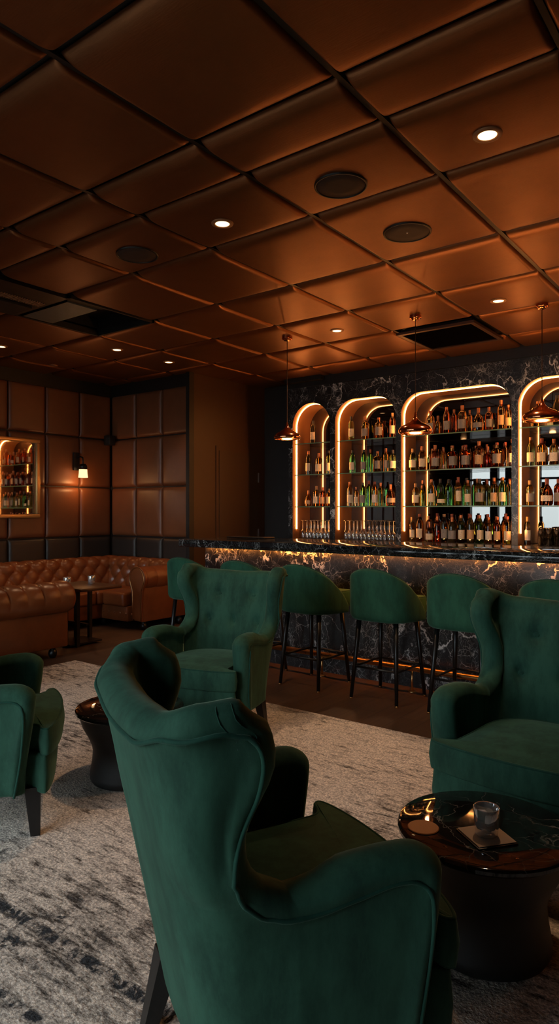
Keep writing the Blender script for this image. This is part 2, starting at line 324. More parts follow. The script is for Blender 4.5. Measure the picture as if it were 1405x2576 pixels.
def copy_tree(o, parent=None):
    c = o.copy(); C.objects.link(c)
    if parent: c.parent = parent
    for ch in [x for x in kids.get(o.name, [])] if False else [x for x in bpy.data.objects if x.parent == o]: copy_tree(ch, c)
    return c
SM = math.radians(35)
def sset(x, a=0., b=1.): t = min(1, max(0, (x-a)/(b-a))); return t*t*(3-2*t)
def catmull(P, t):
    n_ = len(P)-1; x = min(max(t, 0), 1)*n_; i = min(int(x), n_-1); f = x-i
    p0 = P[max(i-1, 0)]; p1 = P[i]; p2 = P[i+1]; p3 = P[min(i+2, n_)]
    return tuple(.5*((2*b_)+(-a_+c_)*f+(2*a_-5*b_+4*c_-d_)*f*f+(-a_+3*b_-3*c_+d_)*f**3) for a_, b_, c_, d_ in zip(p0, p1, p2, p3))
def lerp_tab(tab, x):
    if x <= tab[0][0]: return tab[0][1]
    for (a, u), (b_, v) in zip(tab, tab[1:]):
        if x <= b_: t = (x-a)/(b_-a); t = t*t*(3-2*t); return u+(v-u)*t
    return tab[-1][1]

# ------------------------------------------------------------------ room shell
XL, XR, YF, YB, YC, XP, CZ = -7.31, 2.6, -1.7, 7.40, 5.85, -5.78, 3.03
structure(MB().box(XL-.2, XR+.2, YF-.2, 7.8, -.1, 0).obj('floor', M['floor'], smooth=False), 'dark brown wooden floor boards')
structure(MB().box(XL-.2, XL-.02, YF-.2, YC+.02, 0, 3.3).obj('wall_left', M['darkwall'], smooth=False), 'wall behind the tufted leather sofa, padded with brown leather')
structure(MB().box(XL-.2, XP-.03, YC+.02, YC+.2, 0, 3.3).obj('wall_corner', M['darkwall'], smooth=False), 'short padded wall to the right of the sofa corner')
structure(MB().box(XP-.2, XP, YC+.2, 7.5, 0, 3.3).box(XP-.03, XP, YC-.02, YC+.2, 0, 3.3).obj('wall_passage', M['passage'], smooth=False), 'dark walnut side wall of the passage with the flush door')
structure(MB().box(XP-.2, -5.175, 7.26, 7.5, 0, 3.3).obj('wall_passage_end', M['darkwall'], smooth=False), 'narrow dark wall left of the marble back bar')
structure(MB().box(XR, XR+.2, YF-.2, 7.8, 0, 3.3).obj('wall_right', M['darkwall'], smooth=False), 'dark side wall out of view to the right')
# dark band above the marble
structure(MB().box(-5.175, XR, 6.97, 7.8, 2.925, 3.3).box(-5.15, -4.6, 6.88, 6.97, 2.98, 3.3).obj('trim_1', M['black'], smooth=False), 'black soffit band above the marble')
structure(MB().box(XL-.02, XP+.0, YC-.015, YC+.03, 2.88, 3.1).box(XL-.02, XL+.03, YF, YC+.02, 2.88, 3.1).box(XP-.045, XP+.012, YC-.06, YC+.02, 0, 3.1).obj('trim_2', M['black'], smooth=False), 'black edging around the padded wall panels')
structure(MB().box(XL, XL+.02, YF, YC, 0, .1).box(XL, XP, YC-.02, YC+.02, 0, .1).box(XP, XP+.012, YC, 7.26, 0, .1).obj('baseboard_left', M['black'], smooth=False), 'black skirting below the padded walls')

# padded wall panels
def pillow(mb, o, eu, ev, nrm, lu, lv, depth, fu, fv, gap=.006, base=0):
    """padded panel spanned by eu, ev from corner o, bulging along nrm"""
    o = Vector(o); eu = Vector(eu); ev = Vector(ev); nrm = Vector(nrm)
    def st(L, f): 
        t = [0, .02, .06, .13, .25, .42, .65, 1]; a = [gap+f*x for x in t]; return a+[L/2]+[L-x for x in reversed(a)]
    rows = []
    for u in st(lu, min(fu, lu*.45)):
        r = []
        for v in st(lv, min(fv, lv*.45)):
            du = min(1, max(0, min(u, lu-u)-gap)/fu); dv = min(1, max(0, min(v, lv-v)-gap)/fv)
            hu = 1-(1-du)**3; hv = 1-(1-dv)**3
            h = base+depth*math.sqrt(max(0, hu*hv))
            r.append(o+eu*u+ev*v+nrm*h)
        rows.append(r)
    mb.grid(rows)
    return mb
zr = [.39-.64, .39, 1.02, 1.66, 2.305, 2.90]
wl = bpy.data.objects['wall_left']; wc = bpy.data.objects['wall_corner']
ys = [YC-.5*k for k in range(16)]
for i in range(15):
    for j in range(1, 5):
        z0, z1 = zr[j], zr[j+1]
        pillow(MB(), (XL-.02, ys[i+1], z0), (0,1,0), (0,0,1), (1,0,0), .5, z1-z0, .042, .07, .07).obj('wall_panel', M['wall_dark'] if j == 1 else M['wall_leather'], wl)
for i in range(3):
    for j in range(1, 5):
        z0, z1 = zr[j], zr[j+1]
        pillow(MB(), (XL+.02+.495*i, YC+.02, z0), (1,0,0), (0,0,1), (0,-1,0), .495, z1-z0, .042, .07, .07).obj('wall_panel', M['wall_dark'] if j == 1 else M['wall_leather'], wc)

# ceiling
ceil = structure(MB().box(XL-.2, XR+.2, YF-.2, 7.8, 3.22, 3.3).obj('ceiling', M['black'], smooth=False), 'ceiling padded with large brown leather panels')
cx = [x*1.67 for x in (-4.50, -4.10, -3.635, -3.17, -2.70, -2.24, -1.785, -1.31, -.843, -.40, .064, .53, 1.0, 1.5)]
cyy = [y*1.67 for y in (-1.02, -.90, -.45, 0, .446, .893, 1.34, 1.557, 1.915, 2.448, 2.928, 3.408, 3.89, 4.36)]
OPEN = (3, 8)   # recess column and row
for i in range(len(cx)-1):
    for j in range(len(cyy)-1):
        if i == 3 and j in (7, 8): continue
        if i == 6 and j == 11: continue
        lu, lv = cx[i+1]-cx[i], cyy[j+1]-cyy[j]
        p = pillow(MB(), (cx[i], cyy[j], CZ+.045), (1,0,0), (0,1,0), (0,0,-1), lu, lv, .042, .030, .12, .014).obj('ceiling_panel', M['ceil'], ceil)
# seam rails
mb = MB()
for x in cx[1:-1]:
    for y0, y1 in ((YF, cyy[7]), (cyy[7], cyy[9]), (cyy[9], 7.0)): mb.box(x-.012, x+.012, y0, y1, CZ+.025, CZ+.06)
mb.obj('seam_strip', M['blackwood'], ceil, smooth=False)
mb = MB().box(XL-.1, XR, YF, cyy[7]+.03, CZ+.055, CZ+.07).box(XL-.1, cx[3]+.02, cyy[7], 7.3, CZ+.055, CZ+.07).box(cx[4]-.0, XR, cyy[7], 7.3, CZ+.055, CZ+.07).box(cx[3], cx[4], cyy[9]-.03, 7.3, CZ+.055, CZ+.07)
mb.obj('backing_board', M['black'], ceil, smooth=False)
# cassette grille with square recess beside it
t = tag(empty('ceiling_recess', (cx[3], cyy[8], CZ)), 'open black service recess in the ceiling above the leather sofas', 'ceiling recess')
L, W = cx[4]-cx[3], cyy[9]-cyy[8]
MB().box(0, L, W-.02, W, .0, .19).box(0, .02, 0, W, 0, .19).box(L-.02, L, 0, W, 0, .19).box(0, L, 0, .02, 0, .19).box(0, L, 0, W, .17, .19).obj('shaft', M['black'], t, smooth=False)
MB().box(.05, .68, .03, .06, -.0, .15).box(.05, .68, .03, .35, .0, .012).obj('access_flap', plain('grey_metal', (.10, .12, .12), .4, .3), t, smooth=False)
t = tag(empty('air_cassette', (cx[3], cyy[7], CZ)), 'black air conditioning cassette set in the ceiling at the left edge', 'air conditioner')
W = cyy[8]-cyy[7]
MB().box(.02, L-.02, 0, W, -.005, .03).obj('housing', M['blackwood'], t, smooth=False)
mb = MB()
for k in range(26): mb.box(.42, .52, .02+k*(W-.04)/26, .02+k*(W-.04)/26+.008, -.012, -.003)
mb.obj('louvre', M['bronze'], t, smooth=False)
MB().box(.06, .36, .03, W-.05, -.02, -.005).obj('intake_panel', M['black'], t, smooth=False)
# square ventilation grille above the bar
t = tag(empty('air_grille', (cx[6], cyy[11], CZ)), 'square dark slatted air grille in the ceiling above the bar', 'air grille')
L, W = cx[7]-cx[6], cyy[12]-cyy[11]
mb = MB().box(.02, L-.02, .02, .06, -.022, .0).box(.02, L-.02, W-.06, W-.02, -.022, .0).box(.02, .06, .06, W-.06, -.022, .0).box(L-.06, L-.02, .06, W-.06, -.022, .0)
mb.obj('grille_frame', plain('grille_frame', (.10, .05, .03), .4, .5), t, smooth=False)
mb = MB()
for k in range(26): y = .065+k*(W-.13)/26; mb.add([(.06, y, -.018), (L-.06, y, -.018), (L-.06, y+.016, -.002), (.06, y+.016, -.002)], [(0,1,2,3)])
mb.obj('slats', plain('grille_slats', (.07, .035, .02), .45, .4), t, smooth=False)
MB().box(.05, L-.05, .05, W-.05, .01, .03).obj('filter', M['black'], t, smooth=False)

# downlights
def downlight(x, y, label, r=.042, e=9, lit=True):
    t = tag(empty('downlight', (x, y, CZ+.001)), label, 'downlight', 'recessed ceiling downlights')
    MB().lathe([(r, .012), (r, -.004), (r*1.15, -.007), (r*1.5, -.004), (r*1.55, .004), (r*1.5, .01)], seg=28).obj('trim_ring', M['bronze'], t)
    if lit: MB().lathe([(0.0001, -.003), (r*.5, -.003), (r*.98, -.002)], seg=24).obj('lens', M['lamp_face'], t)
    else: MB().lathe([(0.0001, -.003), (r*.5, -.003), (r*.98, -.002)], seg=24).obj('lens', M['black'], t)
    if e: lamp('bulb', 'SPOT', (0, 0, -.03), e*6.5, (1, .60, .32), t, spot_size=math.radians(95), spot_blend=.9, shadow_soft_size=.035)
    return t
c = 1.67
downlight(-.643*c, 1.76*c, 'largest recessed downlight, on the ceiling at the right', e=7)
downlight(-1.577*c, 1.745*c, 'lit downlight in the middle of the ceiling between two black speakers', e=9)
downlight(-1.11*c, 3.185*c, 'downlight nearest the right pendant, above the bar', e=10)
downlight(-2.009*c, 3.17*c, 'downlight between the left and middle pendants, above the bar', e=10)
downlight(-3.337*c, 2.718*c, 'small downlight over the padded wall corner, left one of the near-level pair', e=4)
downlight(-3.337*c, 3.155*c, 'small far downlight near the passage, right one of the near-level pair', e=4)
downlight(-3.834*c, 2.237*c, 'small downlight cut by the left edge of the picture', e=3)
downlight(-4.05*c, 2.75*c, 'tiny unlit downlight on the far left of the ceiling', r=.03, e=0, lit=False)

def speaker(x, y, label, r=.135, dot=False):
    t = tag(empty('ceiling_speaker', (x, y, CZ+.001)), label, 'speaker', 'round ceiling speakers')
    MB().lathe([(.0001, -.003), (r*.5, -.0035), (r*.93, -.003), (r*.94, .002)], seg=48).obj('grille', plain('speaker_cloth', (.040, .019, .011), .7), t)
    MB().lathe([(r*.94, .002), (r*.945, -.006), (r*1.0, -.007), (r*1.02, .004)], seg=48).obj('rim', M['blackwood'], t)
    if dot: MB().lathe([(.0001, -.008), (.004, -.0075), (.006, -.003)], seg=12).obj('status_light', M['steel'], t)
speaker(-1.103*c, 1.762*c, 'round black ceiling speaker, the higher of the two at the centre right')
speaker(-1.098*c, 2.202*c, 'round ceiling speaker with a tiny centre dot, nearer the bar', r=.142, dot=True)
speaker(-2.037*c, 1.758*c, 'round black ceiling speaker on the left half of the ceiling')

# walls behind the camera with tall windows
structure(MB().box(XL-.2, XR+.2, YF-.2, YF, 0, .15).box(XL-.2, XR+.2, YF-.2, YF, 2.92, 3.3).box(XL-.2, -6.50, YF-.2, YF, .15, 2.92).box(-.9, XR+.2, YF-.2, YF, .15, 2.92).obj('wall_front', M['darkwall'], smooth=False), 'street side wall behind the photographer with tall windows')
k = 0
WX = ((-6.50, -5.93), (-5.80, -5.55), (-5.45, -4.90), (-4.78, -4.23), (-4.11, -3.16), (-3.04, -2.09), (-1.97, -1.02))
for x0, x1 in WX:
    k += 1
    wn = structure(empty(f'window_{k}', (x0, YF, .15)), 'tall window onto the bright overcast street')
    W = x1-x0; H = 2.77
    MB().box(0, .03, -.15, .0, 0, H).box(W-.03, W, -.15, .0, 0, H).box(0, W, -.15, .02, 0, .06).box(0, W, -.15, .02, H-.06, H).box(0, W, -.12, -.02, 1.95, 2.0).box(W, (W+.12) if k == len(WX) else WX[k][0]-x0, -.2, 0, 0, H).obj('window_frame', M['black'], wn, smooth=False)
    MB().add([(.03, -.08, .06), (W-.03, -.08, .06), (W-.03, -.08, H-.06), (.03, -.08, H-.06)], [(0,1,2,3)]).obj('pane', M['window_glass'], wn, smooth=False)
    pl_ = lamp('daylight_portal', 'AREA', (W/2, -.16, H/2), 1, (1, 1, 1), wn, (-PI/2, 0, 0), shape='RECTANGLE', size=W, size_y=H); pl_.data.cycles.is_portal = True

# flush door in the passage
d = structure(empty('door_1', (XP, 6.27, 0)), 'dark flush door in the walnut passage wall')
MB().box(0, .012, .0, .86, 0, 2.18).obj('door_frame', M['passage'], d, smooth=False)
MB().box(.0, .02, .05, .82, 0, 2.12).obj('door_leaf', plain('door_veneer', (.05, .024, .011), .45), d, smooth=False)
for z in (1.74, .98):
    MB().box(.016, .032, .82, .835, z, z+.13).obj('hinge', M['steel'], d, smooth=False)

# ------------------------------------------------------------------ back bar
YM = 7.0
ALC = [(-5.111, -4.538, 2.72, .286, 'narrow'), (-4.465, -3.634, 2.71, .27, 'second'), (-3.57, -2.302, 2.70, .25, 'wide'), (-2.239, -1.41, 2.71, .27, 'right'), (-1.34, -.77, 2.72, .284, 'fifth')]
LEDGE = 1.0
def arch(a, inset=0, n=12):
    x0, x1, zt, r, _ = a; x0 += inset; x1 -= inset; zt -= inset; r = max(.05, r-inset)
    pts = [(x0, LEDGE), (x0, zt-r)]
    pts += [(x0+r-r*math.cos(PI/2*i/n), zt-r+r*math.sin(PI/2*i/n)) for i in range(1, n+1)]
    pts += [(x1-r+r*math.sin(PI/2*i/n), zt-r+r*math.cos(PI/2*i/n)) for i in range(0, n+1)]
    pts += [(x1, LEDGE)]
    return pts
mb = MB(); ZT = 2.93; YK = YB
xs = -5.175
def front(p, q, z): mb.add([(p[0], YM, p[1]), (q[0], YM, q[1]), (q[0], YM, z), (p[0], YM, z)], [(0,1,2,3)])
for a in ALC:
    mb.add([(xs, YM, .0), (a[0], YM, .0), (a[0], YM, ZT), (xs, YM, ZT)], [(0,1,2,3)])
    pts = arch(a)[1:-1]
    for p, q in zip(pts, pts[1:]):
        if q[0]-p[0] > 1e-5: front(p, q, ZT)
    mb.add([(a[0], YM, 0), (a[1], YM, 0), (a[1], YM, LEDGE), (a[0], YM, LEDGE)], [(0,1,2,3)])
    mb.add([(a[0], YM, LEDGE), (a[1], YM, LEDGE), (a[1], YK, LEDGE), (a[0], YK, LEDGE)], [(0,1,2,3)])
    xs = a[1]
mb.add([(xs, YM, .0), (XR, YM, .0), (XR, YM, ZT), (xs, YM, ZT)], [(0,1,2,3)])
mb.add([(-5.175, YM, 0), (-5.175, YM, ZT), (-5.175, 7.5, ZT), (-5.175, 7.5, 0)], [(0,1,2,3)])
mb.add([(-5.175, YM, ZT), (XR, YM, ZT), (XR, 7.6, ZT), (-5.175, 7.6, ZT)], [(0,1,2,3)])
mb.add([(-5.175, 7.45, 0), (XR, 7.45, 0), (XR, 7.45, ZT), (-5.175, 7.45, ZT)], [(0,1,2,3)])
structure(mb.obj('wall_back_bar', M['marble'], smooth=False), 'black marble wall with white veins and lit arched alcoves')
structure(MB().rbox(-5.11, 1.5, 6.93, 7.02, .955, 1.0, .006).obj('trim_3', M['blackwood'], smooth=SM), 'black ledge strip below the alcoves')
ALN = ['narrow left alcove', 'second alcove', 'wide middle alcove', 'right-edge alcove', 'fifth alcove']
ALL = ['narrow round-topped alcove at the left end of the marble wall', 'second alcove from the left, holding stem glasses on its ledge',
       'widest alcove in the middle with four rows of bottles', 'alcove cut by the right edge of the picture behind the right pendant', 'narrow unstocked alcove at the far right end of the marble wall']
for ai, a in enumerate(ALC):
    if ai == 4: pass
    t = tag(empty('bottle_alcove', ((a[0]+a[1])/2, YM, 0)), ALL[ai], 'alcove', 'arched alcoves in the marble wall')
    cxa = (a[0]+a[1])/2
    P = arch(a, .001)
    rows = [[(p[0]-cxa, 0.0, p[1]) for p in P], [(p[0]-cxa, .39, p[1]) for p in P]]
    MB().grid(rows).obj('lining', M['bronze'], t, smooth=SM)
    pm_ = arch(a, .0); mb = MB()
    mb.add([(p[0]-cxa, .392, p[1]) for p in pm_], [tuple(range(len(pm_)))])
    mb.obj('back_mirror', M['mirror'], t, smooth=False)
    # LED profile runs round the reveal
    o_ = arch(a, .002); i_ = arch(a, .009)
    o_[0] = (o_[0][0], 1.12); o_[-1] = (o_[-1][0], 1.12); i_[0] = (i_[0][0], 1.12); i_[-1] = (i_[-1][0], 1.12)
    rows = [[(p[0]-cxa, y, p[1]) for p in q] for q, y in ((o_, .078), (i_, .078), (i_, .090), (o_, .090))]
    MB().grid(rows).obj('led_strip', M['led'], t, smooth=False)
SHZ = [2.22, 1.82, 1.411]
names = ['top', 'middle', 'bottom']
for ai, a in enumerate(ALC[:4]):
    for si, z in enumerate(SHZ):
        t = tag(empty('glass_shelf', ((a[0]+a[1])/2, YM+.21, z)), f'{names[si]} glass shelf in the {ALN[ai]}', 'shelf', 'glass shelves in the alcoves')
        hw = (a[1]-a[0])/2-.004
        MB().box(-hw, hw, -.155, .17, -.010, 0).obj('pane', M['shelf_glass'], t, smooth=False)
        MB().box(-hw, hw, -.160, -.155, -.011, .0005).obj('front_edge', M['shelf_edge'], t, smooth=False)

# ------------------------------------------------------------------ bottles
PROF = {
 'wine': [(.0, 0), (.034, 0), (.037, .004), (.037, .185), (.034, .205), (.022, .225), (.0145, .240), (.0135, .262)],
 'wine2': [(.0, 0), (.037, 0), (.040, .004), (.040, .175), (.038, .195), (.028, .222), (.017, .245), (.0145, .262)],
 'whisky': [(.0, 0), (.041, 0), (.044, .005), (.044, .150), (.041, .170), (.030, .188), (.016, .200), (.0145, .225)],
 'round': [(.0, 0), (.040, 0), (.050, .010), (.054, .045), (.053, .085), (.044, .125), (.028, .150), (.016, .168), (.0145, .200)],
 'square': [(.0, 0), (.043, 0), (.046, .005), (.046, .145), (.040, .162), (.018, .172), (.0155, .205)],
 'tall': [(.0, 0), (.033, 0), (.036, .005), (.036, .215), (.030, .235), (.016, .255), (.0145, .290)],
 'small': [(.0, 0), (.034, 0), (.037, .005), (.037, .090), (.033, .108), (.018, .125), (.0125, .135), (.012, .165)],
 'flagon': [(.0, 0), (.085, 0), (.092, .008), (.092, .150), (.080, .180), (.040, .195), (.020, .205), (.019, .235)]}
KW = {'wine': 'slim wine bottle', 'wine2': 'broad wine bottle', 'whisky': 'whisky bottle', 'round': 'round-bellied bottle', 'square': 'square-shouldered bottle', 'tall': 'tall bottle', 'small': 'short bottle', 'flagon': 'wide flagon'}
CW = {'amber': 'amber', 'honey': 'honey-coloured', 'red': 'dark red', 'green': 'green', 'olive': 'olive green', 'dark': 'near-black', 'clear': 'clear'}
cache = {}
def bottle_parts(kind, col, lab, cap):
    k = (kind, col, lab, cap)
    if k in cache: return cache[k]
    P = PROF[kind]; sq = kind == 'square'; seg = 20
    top = P[-1]
    def lathe_sq(prof):
        mb = MB(); mb.lathe(prof, seg=seg)
        if sq:
            out = []
            for x, y, z in mb.v:
                r = math.hypot(x, y)
                if r > .03: a = math.atan2(y, x)+PI/4; f = (abs(math.cos(a))**4+abs(math.sin(a))**4)**-.25; x, y = x*f*.95, y*f*.95
                out.append((x, y, z))
            mb.v = out
        return mb
    body = lathe_sq([(max(.0003, r), z) for r, z in P]+[(.0003, top[1])])
    bo = body.obj('bottle', GL[col], smooth=SM, merge=1e-5)
    me = bo.data; bpy.data.objects.remove(bo)
    r0, z0 = top
    co = MB().lathe([(r0+.0012, z0-.045 if kind not in ('square', 'flagon') else z0-.006), (r0+.0022, z0-.004), (r0+.0026, z0), (r0+.0022, z0+.016), (.0005, z0+.017)], seg=14).obj('cap', CAPS[cap], smooth=SM); mc = co.data; bpy.data.objects.remove(co)
    ml = None
    if lab:
        R = P[2][0] if kind != 'round' else .0545; R += .0012
        h0, h1 = {'wine': (.045, .135), 'wine2': (.04, .13), 'whisky': (.035, .115), 'round': (.035, .08), 'square': (.035, .12), 'tall': (.05, .16), 'small': (.02, .075), 'flagon': (.04, .12)}[kind]
        rows = []
        for z in (h0, h1):
            row = []
            for i in range(11):
                an = -PI/2-1.05+2.1*i/10; rr = R
                if sq: aa = an+PI/4; rr = R*.96*(abs(math.cos(aa))**4+abs(math.sin(aa))**4)**-.25
                row.append((rr*math.cos(an), rr*math.sin(an), z))
            rows.append(row)
        lo = MB().grid(rows).obj('label', LB[lab], smooth=True); ml = lo.data; bpy.data.objects.remove(lo)
    cache[k] = (me, mc, ml); return cache[k]
ORD = ['first', 'second', 'third', 'fourth', 'fifth', 'sixth', 'seventh', 'eighth', 'ninth', 'tenth', 'eleventh', 'twelfth', 'thirteenth', 'fourteenth']
def px_to_x(px, y):
    s = (px-702.5)/1690; th = math.radians(37.25)
    return y*(-math.sin(th)+s*math.cos(th))/(math.cos(th)+s*math.sin(th))
rnd = random.Random(4)
AW = ['narrow', 'second', 'wide', 'right-edge']
def place_bottle(kind, col, lab, cap, sc_, x, y, z, label, group):
    me, mc, ml = bottle_parts(kind, col, lab, cap)
    o = bpy.data.objects.new('bottle', me); C.objects.link(o); o.location = (x, y, z); o.scale = (sc_*.96, sc_*.96, sc_*1.06)
    o.rotation_euler = (0, 0, math.radians(20)+rnd.uniform(-.35, .35)); tag(o, label, 'bottle', group)
    cp = bpy.data.objects.new('cap', mc); C.objects.link(cp); cp.parent = o
    if ml: lb_ = bpy.data.objects.new('label', ml); C.objects.link(lb_); lb_.parent = o
def shelf_row(ai, si, items, back=()):
    z = (SHZ+[LEDGE])[si]+.001; sname = ['top shelf', 'middle shelf', 'bottom shelf', 'ledge'][si]; a = ALC[ai]
    grp = f'bottles on the {sname} of the {AW[ai]} alcove'
    pos = []; prev = -99
    for (px, kind, col, lab, cap, sc_) in sorted(items):
        y = YM+.150; x = px_to_x(px, y); rr = PROF[kind][2][0]*sc_*.97
        if kind == 'round': rr = .054*sc_*.97
        if kind == 'square': rr *= 1.05
        x = max(x, a[0]+rr+.012, prev+rr+.004); prev = x+rr; pos.append([x, rr])
    lim = a[1]-.008
    for p in reversed(pos):
        if p[0]+p[1] > lim: p[0] = lim-p[1]
        lim = p[0]-p[1]-.004
    for q, ((px, kind, col, lab, cap, sc_), (x, rr)) in enumerate(zip(sorted(items), pos)):
        if x-rr < a[0]+.004: continue
        place_bottle(kind, col, lab, cap, sc_, x, YM+.150, z, f'{CW[col]} {KW[kind]}, {ORD[q]} from left, front row, {sname}, {AW[ai]} alcove', grp)
    for q in range(len(pos)-1):
        if not back: break
        kind, col, lab, cap, sc_ = back[q % len(back)]
        x = (pos[q][0]+pos[q+1][0])/2
        place_bottle(kind, col, lab, cap, sc_, x, YM+.150+.105, z, f'{CW[col]} {KW[kind]}, {ORD[q]} from left, back row, {sname}, {AW[ai]} alcove', grp)
BK1 = [('wine', 'amber', None, 'copper', .9), ('wine', 'red', None, 'copper', .86)]
BK2 = [('wine', 'olive', None, 'copper', 1.02), ('wine', 'amber', None, 'red', .98), ('wine', 'green', None, 'black', 1.05)]
BK3 = [('wine', 'amber', None, 'red', 1.08), ('wine', 'red', None, 'copper', 1.0), ('tall', 'amber', None, 'red', 1.0), ('wine', 'honey', None, 'red', 1.04)]
A1 = lambda c_: 700+c_*.2491
A3 = lambda c_: 1000+c_*.2883
shelf_row(0, 0, [(A1(350), 'wine', 'dark', 'cream', 'black', 1)])
shelf_row(0, 1, [(A1(303), 'wine', 'dark', 'cream', 'copper', 1.04), (A1(408), 'whisky', 'amber', 'cream', 'copper', 1.06), (A1(510), 'wine2', 'olive', 'cream', 'black', 1)])
shelf_row(0, 2, [(A1(303), 'round', 'amber', 'tan', 'copper', .9), (A1(382), 'whisky', 'honey', 'cream', 'cork', 1.02), (A1(447), 'whisky', 'red', 'tan', 'copper', .95), (A1(512), 'square', 'amber', 'cream', 'black', .95)])
shelf_row(1, 0, [(A1(733), 'wine', 'olive', 'cream', 'black', 1.02), (A1(875), 'whisky', 'amber', 'silver', 'copper', 1.1), (A1(1012), 'square', 'amber', 'silver', 'copper', 1.08), (A1(1150), 'wine', 'red', 'cream', 'cork', 1)])
shelf_row(1, 1, [(A1(745), 'wine2', 'green', 'cream', 'black', .95), (A1(860), 'wine2', 'green', 'silver', 'black', .95), (A1(925), 'wine', 'green', None, 'red', .94), (A1(1000), 'square', 'amber', 'silver', 'copper', 1.06), (A1(1085), 'wine', 'amber', 'silver', 'copper', .95), (A1(1155), 'whisky', 'olive', 'white', 'black', 1)])
shelf_row(1, 2, [(A1(720), 'wine2', 'honey', 'cream', 'copper', 1.02), (A1(785), 'wine', 'honey', 'cream', 'copper', .8), (A1(850), 'wine2', 'green', 'silver', 'black', .98), (A1(912), 'wine', 'green', None, 'red', 1.05), (A1(962), 'wine2', 'amber', 'white', 'red', 1.0), (A1(1030), 'wine', 'olive', None, 'copper', .95), (A1(1130), 'round', 'red', 'silver', 'copper', 1.12)])
shelf_row(2, 0, [(A3(285), 'whisky', 'amber', 'silver', 'red', 1.08), (A3(350), 'small', 'amber', None, 'copper', 1.1), (A3(425), 'wine2', 'red', 'silver', 'copper', 1.02), (A3(490), 'wine', 'red', None, 'copper', .9), (A3(562), 'whisky', 'amber', 'silver', 'copper', 1.18), (A3(620), 'wine', 'amber', None, 'copper', .82), (A3(703), 'round', 'amber', 'silver', 'copper', 1.12), (A3(795), 'whisky', 'red', 'silver', 'copper', 1.0), (A3(900), 'wine', 'amber', 'tan', 'copper', 1.08), (A3(955), 'wine2', 'amber', 'tan', 'copper', .88)])
shelf_row(2, 1, [(A3(130), 'whisky', 'olive', 'cream', 'cork', 1), (A3(212), 'whisky', 'amber', 'cream', 'copper', 1.08), (A3(325), 'whisky', 'red', 'silver', 'copper', 1.1), (A3(400), 'wine', 'honey', None, 'copper', .82), (A3(475), 'square', 'amber', 'silver', 'copper', 1.12), (A3(590), 'square', 'red', 'silver', 'red', 1.12), (A3(715), 'whisky', 'amber', 'tan', 'copper', 1.15), (A3(760), 'small', 'red', None, 'copper', 1.2), (A3(820), 'square', 'amber', 'silver', 'red', 1.14), (A3(872), 'wine', 'amber', None, 'red', .9), (A3(935), 'wine', 'honey', 'cream', 'copper', 1)], BK1)
shelf_row(2, 2, [(A3(155), 'whisky', 'honey', 'cream', 'cork', 1.02), (A3(210), 'wine', 'olive', None, 'copper', .8), (A3(293), 'wine2', 'olive', 'cream', 'copper', 1.02), (A3(378), 'round', 'olive', 'cream', 'black', .9), (A3(430), 'wine', 'green', None, 'black', 1.0), (A3(527), 'tall', 'amber', 'cream', 'red', .98), (A3(610), 'wine2', 'honey', 'cream', 'copper', .95), (A3(712), 'whisky', 'honey', 'silver', 'black', 1.15), (A3(775), 'wine', 'olive', None, 'red', .92), (A3(820), 'wine2', 'amber', 'tan', 'copper', 1), (A3(915), 'wine2', 'green', 'cream', 'copper', 1.02), (A3(970), 'wine', 'olive', None, 'copper', .9)], BK2)
shelf_row(2, 3, [(A3(122), 'wine', 'honey', 'cream', 'cork', .95), (A3(192), 'wine2', 'amber', 'cream', 'red', 1.08), (A3(275), 'small', 'honey', 'cream', 'copper', 1.2), (A3(345), 'wine', 'red', None, 'copper', .98), (A3(400), 'wine2', 'clear', 'silver', 'cork', 1.08), (A3(470), 'whisky', 'dark', 'silver', 'copper', 1.1), (A3(550), 'wine2', 'olive', 'cream', 'copper', 1.04), (A3(632), 'wine2', 'dark', 'tan', 'red', 1.06), (A3(714), 'wine2', 'green', 'cream', 'copper', 1.04), (A3(792), 'wine2', 'honey', 'white', 'copper', .97), (A3(868), 'wine2', 'red', 'tan', 'copper', .98), (A3(955), 'wine2', 'honey', 'cream', 'red', 1.0)], BK3)
shelf_row(3, 0, [(A3(1225), 'flagon', 'amber', None, 'copper', 1.0), (A3(1390), 'wine2', 'dark', 'cream', 'black', 1.05)])
shelf_row(3, 1, [(A3(1158), 'wine2', 'olive', 'cream', 'copper', 1.02), (A3(1255), 'whisky', 'amber', 'cream', 'red', 1.1), (A3(1360), 'whisky', 'honey', 'white', 'copper', 1.05), (A3(1430), 'wine2', 'amber', 'cream', 'red', 1.05)])
shelf_row(3, 2, [(A3(1150), 'whisky', 'honey', 'silver', 'cork', 1.02), (A3(1300), 'round', 'red', 'white', 'red', 1.2), (A3(1390), 'whisky', 'red', 'silver', 'red', 1.05)])
shelf_row(3, 3, [(A3(1130), 'tall', 'clear', 'white', 'cork', .9)])

# upturned stem glasses and tall tumblers on the ledges
prof = [(.019, 0), (.0225, .02), (.0235, .055), (.021, .085), (.012, .108), (.005, .118), (.0035, .14), (.0035, .222), (.007, .228), (.0215, .231), (.022, .233), (.0005, .2335)]
so = MB().lathe(prof, seg=14).obj('stem_glass', M['stem_glass']); sme = so.data; bpy.data.objects.remove(so)
def glasses(ai, x0, x1, nx, rows):
    for r in range(rows):
        for i in range(nx):
            x = x0+(x1-x0)*i/(nx-1); y = YM+.065+.075*r
            o = bpy.data.objects.new('stem_glass', sme); C.objects.link(o); o.location = (x+rnd.uniform(-.004, .004)+.016*r, y, LEDGE+.001)
            rw = ['front', 'middle', 'back'][r]
            o.scale = (.97, .97, 1)
            tag(o, f'upturned stem glass, {ORD[i]} from left in the {rw} row, {AW[ai]} alcove', 'glass', f'upturned stem glasses in the {AW[ai]} alcove')
glasses(0, ALC[0][0]+.12, ALC[0][1]-.07, 8, 3)
